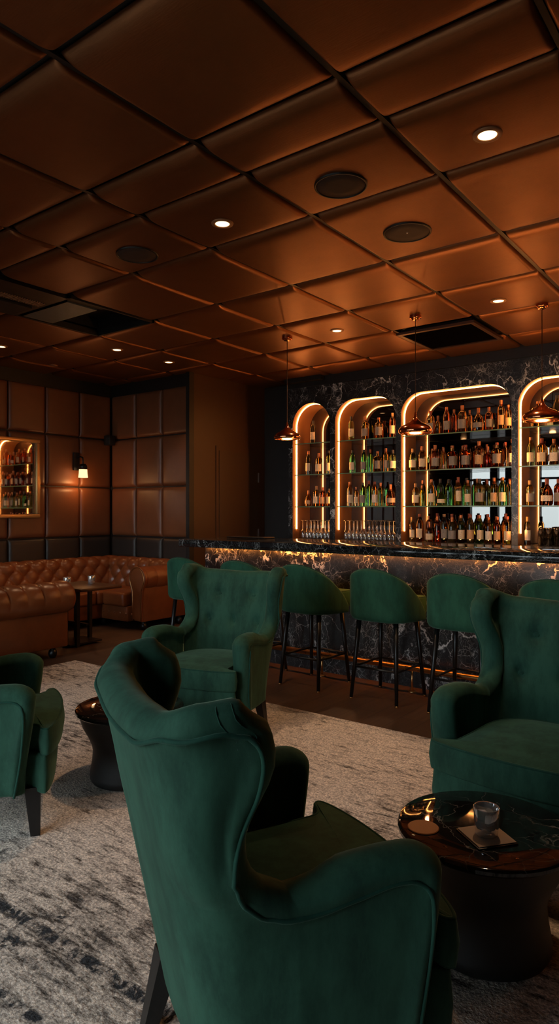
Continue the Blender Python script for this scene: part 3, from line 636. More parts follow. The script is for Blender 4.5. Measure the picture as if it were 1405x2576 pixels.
glasses(1, ALC[1][0]+.11, ALC[1][1]-.07, 13, 3)
to = MB().lathe([(.0005, .002), (.030, .002), (.031, .0), (.035, .17), (.0365, .18), (.034, .18), (.029, .012), (.0005, .012)], seg=14).obj('tall_tumbler', M['stem_glass']); tme = to.data; bpy.data.objects.remove(to)
for r in range(2):
    for i in range(8):
        o = bpy.data.objects.new('tall_tumbler', tme); C.objects.link(o); o.location = (ALC[3][0]+.21+.078*i, YM+.08+.1*r, LEDGE+.001)
        tag(o, f'tall clear tumbler, {ORD[i]} from left in the {["front","back"][r]} row, right-edge alcove', 'glass', 'tall tumblers in the right-edge alcove')

# ------------------------------------------------------------------ bar counter
BX0, BX1, BY = -4.50, 2.0, 4.735
t = tag(empty('bar_counter', (0, 0, 0)), 'long bar clad in white-veined black marble, lit under its overhanging top', 'bar counter')
MB().box(BX0, BX1, BY, 5.05, 0, 1.02).obj('marble_front', M['marble_bar'], t, smooth=False)
mb = MB().rbox(BX0-.06, BX1, 4.435, 5.16, 1.022, 1.092, .008, 2)
mb.obj('marble_top', M['marble_top'], t, smooth=SM)
mb = MB().tube([(BX0+1.55, 4.437, 1.078), (BX1, 4.437, 1.078)], .014, 10).tube([(BX0+.9, 4.433, 1.040), (BX1, 4.433, 1.040)], .008, 8)
mb.obj('edge_moulding', M['marble_top'], t)
MB().box(BX0+.02, BX1, 4.70, 4.722, 1.008, 1.020).obj('led_strip', M['led_bar'], t, smooth=False)
# brass foot rail
t = tag(empty('foot_rail', (0, 0, 0)), 'round brass foot rail on thin posts along the foot of the bar', 'foot rail')
MB().tube([(-4.35, 4.615, .175), (1.8, 4.615, .175)], .022, 12).obj('rail', M['brass'], t)
for x in (-3.88, -3.07, -2.26, -1.45, -.64, .17):
    MB().tube([(x, 4.615, .01), (x, 4.615, .16)], .009, 10).lathe([(.001, .012), (.02, .012), (.03, .004), (.03, 0)], (x, 4.615, 0), 16).obj('post', M['brass'], t)
tag(MB().rbox(-4.42, -3.95, 4.95, 5.12, 1.094, 1.104, .004).obj('bar_mat', M['blackwood'], smooth=SM), 'thin dark tray lying at the left end of the bar top', 'tray')
# back counter behind the bar, then an added fill light for the ceiling
t = tag(empty('back_counter', (0, 0, 0)), 'low dark work counter behind the bar under the alcoves', 'counter')
MB().box(-4.9, 1.8, 6.40, 6.90, 0, .86).obj('cabinet', M['blackwood'], t, smooth=False)
MB().box(-4.9, 1.8, 6.36, 6.90, .86, .90).obj('worktop', M['steel'], t, smooth=False)
t = tag(empty('fill_lightbox', (0, 0, 0)), 'narrow added rack with a warm light strip, hidden behind the bar top', 'lightbox')
MB().box(-3.4, .4, 5.28, 5.42, 0, .985).box(-3.4, .4, 5.28, 5.286, .985, 1.066).obj('lightbox_body', M['blackwood'], t, smooth=False)  # added body; its front lip keeps the fill off the near ceiling
MB().box(-3.3, .3, 5.33, 5.37, .987, 1.0).obj('fill_strip', emit('ceiling_fill', (1, .46, .16), 75), t, smooth=False)  # added warm fill, unseen, brightens the ceiling panels near the bar

# ------------------------------------------------------------------ pendants
def pendant(x, y, zb, sc_, label, e=6):
    t = tag(empty('pendant_lamp', (x, y, CZ-.001)), label, 'pendant lamp', 'copper pendant lamps over the bar')
    dz = zb-(CZ-.001)
    MB().lathe([(.001, 0.012), (.048, .012), (.05, -.004), (.05, -.018), (.046, -.022), (.040, -.024), (.030, -.034), (.012, -.037), (.001, -.037)], seg=24).obj('canopy', M['copper'], t, smooth=SM)
    H = .20*sc_
    MB().tube([(0, 0, -.03), (0, 0, dz+H*.95)], .0035, 8).obj('cord', M['passage'], t)
    R = .158*sc_
    pr_ = [(.006, H), (.009, H*.92), (.013, H*.80), (.020, H*.70), (.034, H*.60), (.060, H*.50), (R*.62, H*.42), (R*.85, H*.32), (R*.97, H*.19), (R, H*.09), (R*.96, H*.015), (R*.90, 0), (R*.86, .004), (R*.90, H*.10), (R*.80, H*.26), (R*.5, H*.38), (.02, H*.5)]
    MB().lathe([(r, z+dz) for r, z in pr_], seg=40).obj('lamp_shade', M['copper'], t)
    MB().lathe([(.001, dz+H*.12), (.018, dz+H*.15), (.026, dz+H*.27), (.02, dz+H*.38), (.01, dz+H*.46)], seg=16).obj('bulb', M['bulb'], t)
    if e: lamp('bulb_light', 'POINT', (0, 0, dz+H*.05), e, (1, .5, .2), t, shadow_soft_size=.05)
pendant(-2.311*c, 3.112*c, 2.045, .82, 'leftmost copper pendant lamp, hanging in front of the dark passage')
pendant(-1.536*c, 3.174*c, 2.020, .93, 'middle copper pendant lamp, overlapping the wide alcove')
pendant(-.961*c, 3.368*c, 2.085, 1.0, 'right copper pendant lamp, overlapping the alcove at the picture edge')

# ------------------------------------------------------------------ rug
o = MB().box(-5.12, 2.4, -1.6, 3.70, .0, .012).obj('rug', M['rug'], smooth=False)
tag(o, 'large worn grey-beige rug with faded black pattern under the armchairs', 'rug')
RZ = .012

# ------------------------------------------------------------------ upholstery core
def lens(S, U, V, H, inner=None, flip=1):
    """closed padded shell around a centre surface S(u,v); H(u,v) half thickness, zero at the rim"""
    eps = 1e-3; O = []; I = []
    for u in U:
        ro = []; ri = []
        for v in V:
            p = Vector(S(u, v)); du = Vector(S(u+eps, v))-Vector(S(u-eps, v)); dv = Vector(S(u, v+eps))-Vector(S(u, v-eps))
            nn = du.cross(dv); nn = nn.normalized()*flip if nn.length > 1e-12 else Vector((0,0,1))
            h = H(u, v); k = inner(u, v) if inner else 0
            ro.append(p+nn*h); ri.append(p-nn*(h+k if h > 0 else 0))
        O.append(ro); I.append(ri)
    mb = MB(); mb.grid(O); mb.grid(I); return mb
def rim(d, r): return math.sqrt(max(0, 1-(1-min(d, r)/r)**2))
def stations(a, b_, r, n, both=True):
    """stations in [a,b] clustered near the ends over distance r"""
    e = [r*(1-math.cos(PI/2*i/7)) for i in range(8)]
    mid = [a+r+(b_-a-2*r)*i/n for i in range(1, n)] if both else [a+(b_-a-r)*i/n for i in range(0, n)]
    return ([a+x for x in e] if both else [])+mid+[b_-x for x in reversed(e)]

# wing armchair, faces +x in local space
def wing_chair():
    t = empty('wing_armchair')
    Z0 = .185
    ZA = .598
    def ztop(q):
        return lerp_tab([(0, .948), (.35, .956), (.72, .990), (.92, .996), (1, .978)], q)
    def xw(z): return lerp_tab([(.18, -.02), (.56, -.03), (.598, -.050), (.628, -.105), (.665, -.136), (.72, -.142), (.88, -.090), (.935, -.100), (.98, -.150)], z)
    def yw(z): return lerp_tab([(.18, .285), (.55, .292), (.70, .292), (.92, .338), (1.01, .338)], z)
    def xf(z): return .258+.045*sset(z, .2, .62)
    def plan(s, z):
        q = abs(s); k = sset(z, .19, .95)
        xb = -.160-.150*(z-.19)/.75
        yc = .225+.075*k
        X = xw(z); P = [(xb, 0), (xb+.004, yc*.42), (xb+min(.018, (X-xb)*.12), yc*.80), (xb+(X-xb)*.31, yc*1.04), (xb+(X-xb)*.64, (yc*1.1+yw(z))/2-.004), (X, yw(z))]
        x, y = catmull(P, q)
        return x, y
    def zarm(x): return ZA+.042*sset(x, -.03, .20)-.075*(1-math.sqrt(max(0, 1-(max(0, x-.228)/.078)**2)))
    VB = .56
    def S(s, v):
        q = min(abs(s), 2); sg = 1 if s >= 0 else -1
        if q <= 1:
            z = Z0+(ZA-Z0)*v/VB if v <= VB else ZA+(ztop(q)-ZA)*(v-VB)/(1-VB)
            x, y = plan(q, z); return (x, y*sg, z)
        f = q-1; v = min(v, VB*1.02)
        xt = -.045+(xf(.60)+.045)*f; z = Z0+(zarm(xt)-Z0)*v/VB
        x = xw(z)+(xf(z)-xw(z))*f; y = yw(z)+(.318-yw(z)-.016*sset(.5-z, 0, .3))*sset(f, 0, 1)
        return (x, y*sg, z)
    # free outline of the shell: arm front - arm top - wing front - back top - mirrored
    OL = [S(2, VB*i/14) for i in range(14)]+[S(2-i/50, VB) for i in range(50)]+[S(1, VB+(1-VB)*i/70) for i in range(70)]+[S(1-i/60, 1) for i in range(61)]
    OL = [Vector(p) for p in OL]
    OL += [Vector((p.x, -p.y, p.z)) for p in reversed(OL[:-1])]
    def dist(p):
        best = 9
        for a_, b_ in zip(OL, OL[1:]):
            if abs(a_.x-p.x)+abs(a_.z-p.z)+abs(a_.y-p.y) > best*1.8+.09: continue
            d_ = b_-a_; L2 = d_.length_squared; tt = 0 if L2 < 1e-12 else min(1, max(0, (p-a_).dot(d_)/L2)); best = min(best, (p-a_-d_*tt).length)
        return best
    RR = .050
    def Hd(s, v, p):
        d_ = dist(p); q = abs(s)
        th = .038+.006*sset(q, 1.0, 1.3)+.012*(1-sset(d_, .040, .062))
        return th*rim(d_, RR)
    buttons = [(s_, z) for z, ss in ((.795, (-.21, .21)), (.625, (-.33, .0, .33))) for s_ in ss]
    def inner(s, v):
        if abs(s) > .75: return 0
        z = S(s, v)[2]
        k = .016*sset(z, .42, .55)*(1-sset(abs(s), .45, .62))*(1-sset(z, .84, .91))
        for bs, bz in buttons:
            d2 = ((s-bs)/.060)**2+((z-bz)/.030)**2; k -= .030*math.exp(-d2)
            k -= .006*math.exp(-((s-bs)/.03)**2)*math.exp(-((z-bz)/.12)**2)
        return k
    def lensd(U, V, name):
        eps = 1e-3; O = []; I = []
        for u in U:
            ro = []; ri = []
            for v in V:
                p = Vector(S(u, v)); ve = min(v, VB-eps*1.5) if abs(u) > 1 else v
                sgn = 1 if u >= 0 else -1; uu = u
                if abs(u) > 2-2*eps: uu = sgn*(2-2*eps)
                if abs(abs(u)-1) < 2*eps and v > VB: uu = sgn*(1-2*eps)
                if v > 1-eps: ve = 1-eps
                if abs(u) <= 1 and abs(v-VB) < eps: ve = VB-2*eps
                du = Vector(S(uu+eps, ve))-Vector(S(uu-eps, ve)); dv = Vector(S(uu, ve+eps))-Vector(S(uu, ve-eps))
                nn = -du.cross(dv).normalized()
                h = Hd(u, v, p)*rim(v, .02)
                if v >= 1 or abs(u) >= 2 or (abs(u) >= 1 and v >= VB) or v <= 0: h = 0
                ro.append(p+nn*h); ri.append(p-nn*(h+(inner(u, v) if h > 0 else 0)))
            O.append(ro); I.append(ri)
        return O, I
    cl = [1-math.cos(PI/2*i/7) for i in range(8)]
    e1 = [.16*x for x in cl]
    Uc = sorted(set([round(x, 5) for x in [-1+x for x in e1]+[-.84+1.68*i/44 for i in range(1, 44)]+[1-x for x in e1]]))
    vt = .17; Vl = [0, .008, .02]+[.04+(VB-.14-.04)*i/12 for i in range(13)]+[VB-.14*x for x in reversed(cl[:-1])]
    Vh = [VB+(1-VB-vt)*i/9 for i in range(1, 10)]+[1-vt*x for x in reversed(cl[:-1])]
    O, I = lensd(Uc, Vl+Vh, 'x'); mb = MB().grid(O).grid(I)
    for sg in (1, -1):
        Ua = [sg*(1+x) for x in [0]+[.10*i for i in range(1, 9)]+[1-.2*x for x in reversed(cl[:-1])]]
        O, I = lensd(Ua, Vl, 'x'); mb.grid(O).grid(I)
    bk = mb.obj('back', M['velvet'], t, merge=4e-4)
    def onout(s, v, k=.0, side=1):
        e = 1e-3; v = min(v, 1-e); p = Vector(S(s, v)); nn = -(Vector(S(s+e, v))-Vector(S(s-e, v))).cross(Vector(S(s, v+e))-Vector(S(s, v-e))).normalized()
        return p+nn*side*(Hd(s, v, p)+k)
    def find(x, z):   # (s,v) on the right side for a point of the side elevation
        if z > ZA or x < xw(z):
            lo, hi = .45, 1.0
            for _ in range(24):
                m_ = (lo+hi)/2
                if plan(m_, z)[0] < x: lo = m_
                else: hi = m_
            q = (lo+hi)/2
            return q, (VB*(z-Z0)/(ZA-Z0) if z <= ZA else VB+(1-VB)*(z-ZA)/(ztop(q)-ZA))
        f = (x-xw(z))/(xf(z)-xw(z)); xt = -.045+(xf(.60)+.045)*f
        return 1+min(.985, f), min(VB*.99, VB*(z-Z0)/(zarm(xt)-Z0))
    ctl = [(-.215, .950), (-.165, .940), (-.130, .900), (-.136, .83), (-.168, .75), (-.176, .68), (-.158, .615), (-.10, .567), (-.02, .548), (.08, .560), (.17, .580), (.232, .570), (.258, .52), (.248, .36), (.222, .19)]
    sidep = [find(*catmull(ctl, i/70)) for i in range(71)]
    s0 = sidep[0][0]
    top_ = [((s0*i/34), None) for i in range(34)]
    def vtop(s): zt_ = .950*sset(abs(s)/s0, .35, 1)+(ztop(abs(s))-.050)*(1-sset(abs(s)/s0, .35, 1)); return VB+(1-VB)*(zt_-ZA)/(ztop(abs(s))-ZA)
    half = [(s_, vtop(s_)) for s_, _ in top_]+sidep
    full = [(-s_, v) for s_, v in reversed(half[1:])]+half
    MB().tube([onout(s_, v, .0015) for s_, v in full], .0052, 7).obj('piping', M['piping'], bk)
    for s_ in (-.80, -.88, .80, .88):
        pts = [onout(s_, 1-.085*(1-i/8)-.004, .0002) for i in range(9)]
        MB().tube(pts, .0012, 5).obj('seam', M['piping'], bk)
    for bs, bz in buttons:
        e = 1e-3; v = VB+(1-VB)*(bz-ZA)/(ztop(abs(bs))-ZA); p = Vector(S(bs, v)); nn = -(Vector(S(bs+e, v))-Vector(S(bs-e, v))).cross(Vector(S(bs, v+e))-Vector(S(bs, v-e))).normalized()
        pos = p-nn*(Hd(bs, v, p)+inner(bs, v)+.002)
        q_ = Vector((0, 0, 1)).rotation_difference(-nn)
        mb = MB().lathe([(.0155, -.003), (.015, .004), (.010, .009), (.0005, .0105)], seg=16)
        mb.v = [tuple(q_ @ Vector(x)+pos) for x in mb.v]; mb.obj('button', M['velvet'], bk)
    # outline helpers for cushion and seat rail
    def rounded(poly, it=3):
        for _ in range(it):
            q = []
            for i in range(len(poly)):
                a_, b2 = Vector(poly[i]), Vector(poly[(i+1) % len(poly)]); q += [a_*.75+b2*.25, a_*.25+b2*.75]
            poly = q
        return [Vector(p) for p in poly]
    def stack(poly, z0, z1, r, dome=0, name='x', mat=None, par=None):
        n_ = len(poly); cen = sum(poly, Vector((0, 0)))/n_; nor = []
        for i in range(n_): tt = (poly[(i+1) % n_]-poly[i-1]).normalized(); nv = Vector((tt.y, -tt.x)); nor.append(nv)
        if sum((poly[i]-cen).dot(nor[i]) for i in range(n_)) < 0: nor = [-x for x in nor]
        rows = []
        prof = [(r*(1-math.cos(PI/2*i/4)), z0+r*(1-math.sin(PI/2*i/4))) for i in range(4, -1, -1)] if False else []
        for i in range(5): a = PI/2*i/4; prof.append((r*(1-math.sin(a)), z0+r*(1-math.cos(a))))
        bul = .006
        prof.append((-bul, (z0+z1)/2))
        for i in range(5): a = PI/2*i/4; prof.append((r*(1-math.cos(a)), z1-r+r*math.sin(a)))
        for ins, z in prof: rows.append([(poly[i].x-nor[i].x*ins, poly[i].y-nor[i].y*ins, z) for i in range(n_)])
        base_ = [Vector((p[0], p[1])) for p in rows[-1]]
        for f in (.985, .95, .88, .75, .6, .4, .2):
            rows.append([(q_.x, q_.y, z1+dome*(1-f**6)*max(0, 1-((q_.x-.08)/.36)**2)*max(0, 1-(q_.y/.36)**2)) for q_ in [cen+(p-cen)*f for p in base_]])
        bot = [(cen.x, cen.y, z0)]*n_
        mb = MB().grid([bot]+rows+[[(cen.x, cen.y, z1+dome*.99)]*n_], True)
        return mb.obj(name, mat, par, merge=1e-4), poly, nor
    cush = [(-.17, -.235), (.27, -.243), (.312, -.262), (.318, -.325), (.362, -.335), (.402, -.13), (.402, .13), (.362, .335), (.318, .325), (.312, .262), (.27, .243), (-.17, .235)]
    pl = rounded(cush, 3)
    sc_ob, pl, nr = stack(pl, .338, .452, .012, .020, 'seat_cushion', M['velvet'], t)
    for z in (.448, .345):
        MB().tube([(p.x-n_.x*.006, p.y-n_.y*.006, z) for p, n_ in zip(pl, nr)], .0055, 7, True).obj('piping', M['piping'], sc_ob)
    rail_ = rounded([(-.15, -.24), (.28, -.26), (.318, -.318), (.350, -.322), (.372, -.15), (.372, .15), (.350, .322), (.318, .318), (.28, .26), (-.15, .24)], 2)
    stack(rail_, .178, .340, .012, 0, 'seat_rail', M['velvet'], t)
    for x, y, dx, dy in ((.285, .265, .012, .012), (.285, -.265, .012, -.012), (-.155, .21, -.052, .012), (-.155, -.21, -.052, -.012)):
        a_, b2 = .031, .019; vs = []
        for z, h, ox, oy in ((.20, a_, 0, 0), (.0, b2, dx, dy)):
            vs += [(x+ox-h, y+oy-h, z), (x+ox+h, y+oy-h, z), (x+ox+h, y+oy+h, z), (x+ox-h, y+oy+h, z)]
        MB().add(vs, [(0,1,2,3), (7,6,5,4), (0,4,5,1), (1,5,6,2), (2,6,7,3), (3,7,4,0)]).obj('leg', M['blackwood'], t, smooth=False)
    return t
proto = wing_chair()
chairs = [((-1.04, 1.265), 61.2, 'green velvet wing armchair in the foreground, turned with its back to us'),
          ((-2.84, 3.09), -78.5, 'green wing armchair facing us in front of the bar, with buttoned back'),
          ((-.78, 2.79), -93, 'green wing armchair at the right edge behind the marble table'),
          ((-2.90, 1.535), 54, 'green armchair at the left edge, only its arms and seat front visible')]
for i, ((x, y), a, lb) in enumerate(chairs):
    o = proto if i == 0 else copy_tree(proto)
    o.location = (x, y, RZ); o.rotation_euler = (0, 0, math.radians(a)); tag(o, lb, 'armchair', 'green velvet wing armchairs')

# ------------------------------------------------------------------ bar stools, face +y
def stool():
    t = empty('bar_stool')
    def top(q): return .948-.345*q**2.1
    Z0 = .585
    def plan(s, z):
        q = abs(s); fl = .012*sset(z, .60, .95)
        P = [(0, -.215-fl), (.085, -.212-fl), (.158, -.185-fl), (.205, -.125), (.222, -.04), (.226, .06), (.222, .13)]
        x, y = catmull(P, q); return (x*(1 if s >= 0 else -1), y)
    def S(s, v):
        z = Z0+(max(top(abs(s)), Z0+.02)-Z0)*v; x, y = plan(s, z)
        if v < .12: k = (1-v/.12)**2*.03*min(1, (top(abs(s))-Z0)/.2); x *= 1-k*2; y += k*(1 if y < 0 else 0)
        return (x, y, z)
    def H(s, v): return .026*rim(1-abs(s), .06)*rim((1-v)*(top(abs(s))-Z0), .026)*rim(v, .05)
    U = stations(-1, 1, .06, 34); V = [0, .008, .02, .05, .09, .14, .22, .32, .42, .52, .62, .72, .80, .86, .90, .93, .955, .975, .99, 1]
    lens(S, U, V, H, None, 1).obj('backrest', M['velvet_stool'], t, merge=2e-4)
    MB().tube([Vector(S(-.99+1.98*i/60, 1))+Vector((0, 0, .001)) for i in range(61)], .0035, 6).obj('piping', M['piping'], t)
    MB().rbox(-.195, .195, -.18, .245, .600, .735, .022, 4).obj('seat', M['velvet_stool'], t)
    pts = [(-.19, .24), (.19, .24), (.19, -.10), (-.19, -.10)]
    MB().tube([(x, y, .728) for x, y in ((-.188, -.1), (-.188, .225), (-.175, .238), (.175, .238), (.188, .225), (.188, -.1))], .004, 6).obj('seat_piping', M['piping'], t)
    MB().box(-.17, .17, -.16, .20, .575, .602).obj('seat_frame', M['blackwood'], t, smooth=False)
    def leg(sx, sy, z): k = (.59-z)/.59; return (sx*(.150+.038*k), sy*(.145+.055*k)+.01, z)
    for sx in (-1, 1):
        for sy in (-1, 1):
            lg = MB().tube([leg(sx, sy, .59), leg(sx, sy, .30), leg(sx, sy, .012)], .019, 12, r2=.0125).obj('leg', M['blackwood'], t)
            p = leg(sx, sy, 0); MB().tube([p, (p[0], p[1], .014)], .011, 10).obj('foot_cap', M['brass'], lg)
    zz = .235
    for a_, b_ in (((-1, -1), (1, -1)), ((1, -1), (1, 1)), ((1, 1), (-1, 1)), ((-1, 1), (-1, -1))):
        MB().tube([leg(*a_, zz), leg(*b_, zz)], .0085, 8).obj('footrest_bar', M['blackwood'], t)
    return t
sp = stool()
xs_ = [(-4.24, 4.37, -.03, 'green bar stool farthest left, nearly hidden behind the armchair facing us'), (-3.60, 4.37, .0, 'green bar stool second from left, mostly hidden behind the armchair facing us'),
       (-2.975, 4.36, -.06, 'green velvet bar stool just right of the armchair facing us'), (-2.335, 4.365, -.05, 'green velvet bar stool in the middle of the three fully visible ones'),
       (-1.735, 4.368, -.03, 'green velvet bar stool partly covered by the right armchair'), (-1.12, 4.37, 0, 'green bar stool farthest right, just its backrest showing above the right armchair')]
for i, (x, y, rz, lb) in enumerate(xs_):
    o = sp if i == 0 else copy_tree(sp); o.location = (x, y, 0); o.rotation_euler = (0, 0, rz); tag(o, lb, 'bar stool', 'green velvet bar stools')

# ------------------------------------------------------------------ round marble tables
def round_table():
    t = empty('round_table')
    R = .268
    MB().lathe([(.0005, .338), (R-.02, .338), (R-.006, .340), (R, .346), (R, .356), (R-.004, .362), (R-.012, .365), (R*.6, .365), (.0005, .365)], seg=96).obj('tabletop', M['marble_table'], t, smooth=math.radians(25))
    MB().lathe([(.0005, .337), (R-.012, .337), (R-.02, .325), (.232, .275), (.205, .225), (.188, .185), (.182, .155), (.186, .10), (.197, .04), (.197, .02), (.188, .004), (.178, 0), (.0005, 0)], seg=64).obj('pedestal', M['pedestal'], t, smooth=SM)
    return t
tb = round_table(); tb.location = (-.761, 2.060, RZ); tag(tb, 'round low table with polished black marble top at the right foreground', 'table', 'round black marble tables')
t2 = copy_tree(tb); t2.location = (-2.66, 2.25, RZ); tag(t2, 'round low black marble table on the left, partly behind the foreground armchair', 'table', 'round black marble tables')
t3 = copy_tree(tb); t3.location = (-4.78, 2.44, RZ); tag(t3, 'round dark table whose rim just shows at the left edge by the sofa', 'table', 'round black marble tables')
TZ = RZ+.365
# coaster napkin, tumbler, leather coasters
nap = tag(MB().rbox(-.062, .062, -.062, .062, 0, .0025, .0011, 1).obj('napkin', plain('napkin_paper', (.42, .30, .22), .8), smooth=SM), 'square pinkish napkin under the whisky tumbler', 'napkin')
nap.location = (-.728, 1.985, TZ+.0055); nap.rotation_euler = (0, 0, math.radians(52))
tr = tag(MB().rbox(-.066, .066, -.066, .066, 0, .0045, .002, 2).obj('coaster', M['blackwood'], smooth=SM), 'square black coaster under the napkin on the marble table', 'coaster')
tr.location = (-.728, 1.985, TZ); tr.rotation_euler = (0, 0, math.radians(52))
def tumbler(loc, label, s=1.0):
    t = tag(empty('whisky_tumbler', loc), label, 'tumbler')
    mb = MB().lathe([(.0005, 0), (.030, 0), (.033, .003), (.0365, .030), (.0385, .082), (.0375, .084), (.0355, .082), (.0335, .030), (.031, .016), (.0005, .014)], seg=36)
    v = []
    for x, y, z in mb.v:
        a = math.atan2(y, x); r = math.hypot(x, y)
        if .004 < z < .078 and r > .0345: r2 = r-.003*abs(math.sin(a*5+z*55)); x, y = x*r2/r, y*r2/r
        v.append((x, y, z))
    mb.v = v; mb.obj('glass', M['cut_glass'], t)
    for k_, (x, y, z, r) in enumerate(((.006, .004, .042, .35), (-.010, -.006, .058, .9))):
        mb = MB().rbox(-.0125, .0125, -.0125, .0125, -.0125, .0125, .003, 2)
        rm = Matrix.Rotation(r, 3, 'X') @ Matrix.Rotation(r*2, 3, 'Z'); mb.v = [tuple(rm @ Vector(q)+Vector((x, y, z))) for q in mb.v]
        mb.obj('ice_cube', M['ice'], t)
    t.scale = (s,)*3; return t
tumbler((-.728, 1.985, TZ+.0085), 'cut glass whisky tumbler on a napkin on the marble table')
dk = tag(MB().lathe([(.0005, 0), (.046, 0), (.048, .002), (.046, .004), (.0005, .004)], seg=40).obj('round_coaster', plain('tan_leather', (.30, .11, .04), .45), smooth=SM), 'round tan coaster on the left side of the marble table', 'coaster')
dk.location = (-.905, 1.925, TZ)

# ------------------------------------------------------------------ chesterfield sofas
def tuft(a, b):   # a,b in tuft units; returns 0..1 puff height with diamond folds
    p, q = a+b, a-b
    f = abs(math.sin(PI*p/1.0))*abs(math.sin(PI*q/1.0)); f = f**.38
    # button pits at lattice points
    pr, qr = p-round(p), q-round(q); d = math.hypot(pr, qr); return f*(1-math.exp(-(d/.16)**2)) 
def tufted_back(L, h0=.40, h1=.70, pitch=.098, flipped=False):
    """runs along +x from 0..L, seat side is -y; straight inside + rolled top"""
    N = int(L/pitch*8); rows = []
    # section path: inside face up, over roll, down the outside
    sec = []
    for i in range(27): tt = i/26; sec.append((-.12+.045*tt+.0*tt, h0+(h1-.10-h0)*tt, 1))
    rc = (.02-.005, h1-.105); R = .10
    for i in range(1, 23): a = PI-PI*1.28*i/22; sec.append((rc[0]+R*math.cos(a)*.95, rc[1]+R*math.sin(a), 1-sset(i, 8, 16)*.0))
    tot = [0]
    for p, q in zip(sec, sec[1:]): tot.append(tot[-1]+math.hypot(q[0]-p[0], q[1]-p[1]))
    nn = []
    for i in range(len(sec)):
        p = sec[max(i-1, 0)]; q = sec[min(i+1, len(sec)-1)]; dx, dz = q[0]-p[0], q[1]-p[1]; l_ = math.hypot(dx, dz); nn.append((-dz/l_, dx/l_))
    for k in range(N+1):
        x = L*k/N; r = []
        for i, (y, z, w_) in enumerate(sec):
            a = x/pitch; b_ = tot[i]/(pitch*1.15)+.25
            if tot[i] < .37: h = .036*tuft(a*.5, b_*.5*1.0)
            else: 
                g = abs(math.sin(PI*a)); h = .036*(g**.30)*.55+.014
            blend = sset(tot[i], .34, .40)
            h1_ = .034*tuft(a*.5, b_*.5); h2 = .010+.016*abs(math.sin(PI*a*.5))**.35
            h = h1_*(1-blend)+h2*blend
            r.append((x, y+nn[i][0]*h, z+nn[i][1]*h))
        rows.append(r)
    return MB().grid(rows), sec
def roll_end(mb, sec, x): pass
def seat_block(mb, x0, x1, y0, y1): mb.rbox(x0, x1, y0, y1, .26, .425, .035, 4)
def foot(x, y, t, name='foot'):
    MB().lathe([(.001, .0), (.022, .0), (.036, .02), (.040, .045), (.033, .07), (.022, .078), (.03, .09), (.03, .10), (.001, .10)], (x, y, 0), 18).obj(name, M['blackwood'], t)
# corner sofa: one run against the left wall, one against the corner wall ending in a rolled arm
t = tag(empty('chesterfield_sofa', (0, 0, 0)), 'tufted brown leather corner sofa along the padded walls', 'sofa', 'tufted brown leather sofas')
YS = YC-.06; XS = XL+.10
mb, sec = tufted_back(4.2, h1=.755)        # along left wall
mb.v = [(XS+.13-p[1], YS-.05-p[0], p[2]) for p in mb.v]
mb.obj('backrest', M['sofa'], t)
mb, sec = tufted_back(1.26, h1=.755)       # along corner wall, runs +x
mb.v = [(XS+.05+p[0], YS-.13+p[1], p[2]) for p in mb.v]
mb.obj('backrest', M['sofa'], t)
MB().box(XS-.04, XS+.12, YS-4.3, YS, .10, .66).box(XS, -5.99, YS-.12, YS, .10, .66).obj('back_frame', M['sofa'], t, smooth=False)
for k_ in range(5):
    y1_ = YS-.86-.70*k_; MB().rbox(XS+.20, XS+.80, y1_-.69, y1_, .26, .42, .03, 4).obj('seat_cushion', M['sofa'], t)
MB().rbox(XS+.20, XS+.80, YS-.85, YS-.2, .26, .42, .03, 4).obj('seat_cushion', M['sofa'], t)
MB().rbox(XS+.82, -6.02, YS-.80, YS-.2, .26, .42, .03, 4).obj('seat_cushion', M['sofa'], t)
MB().rbox(XS+.1, XS+.76, YS-4.3, YS-.1, .09, .265, .02, 2).rbox(XS+.1, -6.0, YS-.76, YS-.1, .09, .265, .02, 2).obj('base', M['sofa'], t, smooth=SM)
for k_ in range(4):
    MB().lathe([(.0005, .006), (.008, .004), (.011, 0)], seg=12).obj('button', M['sofa'], t)
    bobj = bpy.data.objects[[o.name for o in bpy.data.objects if o.name.startswith('button') and o.parent == t][-1]]
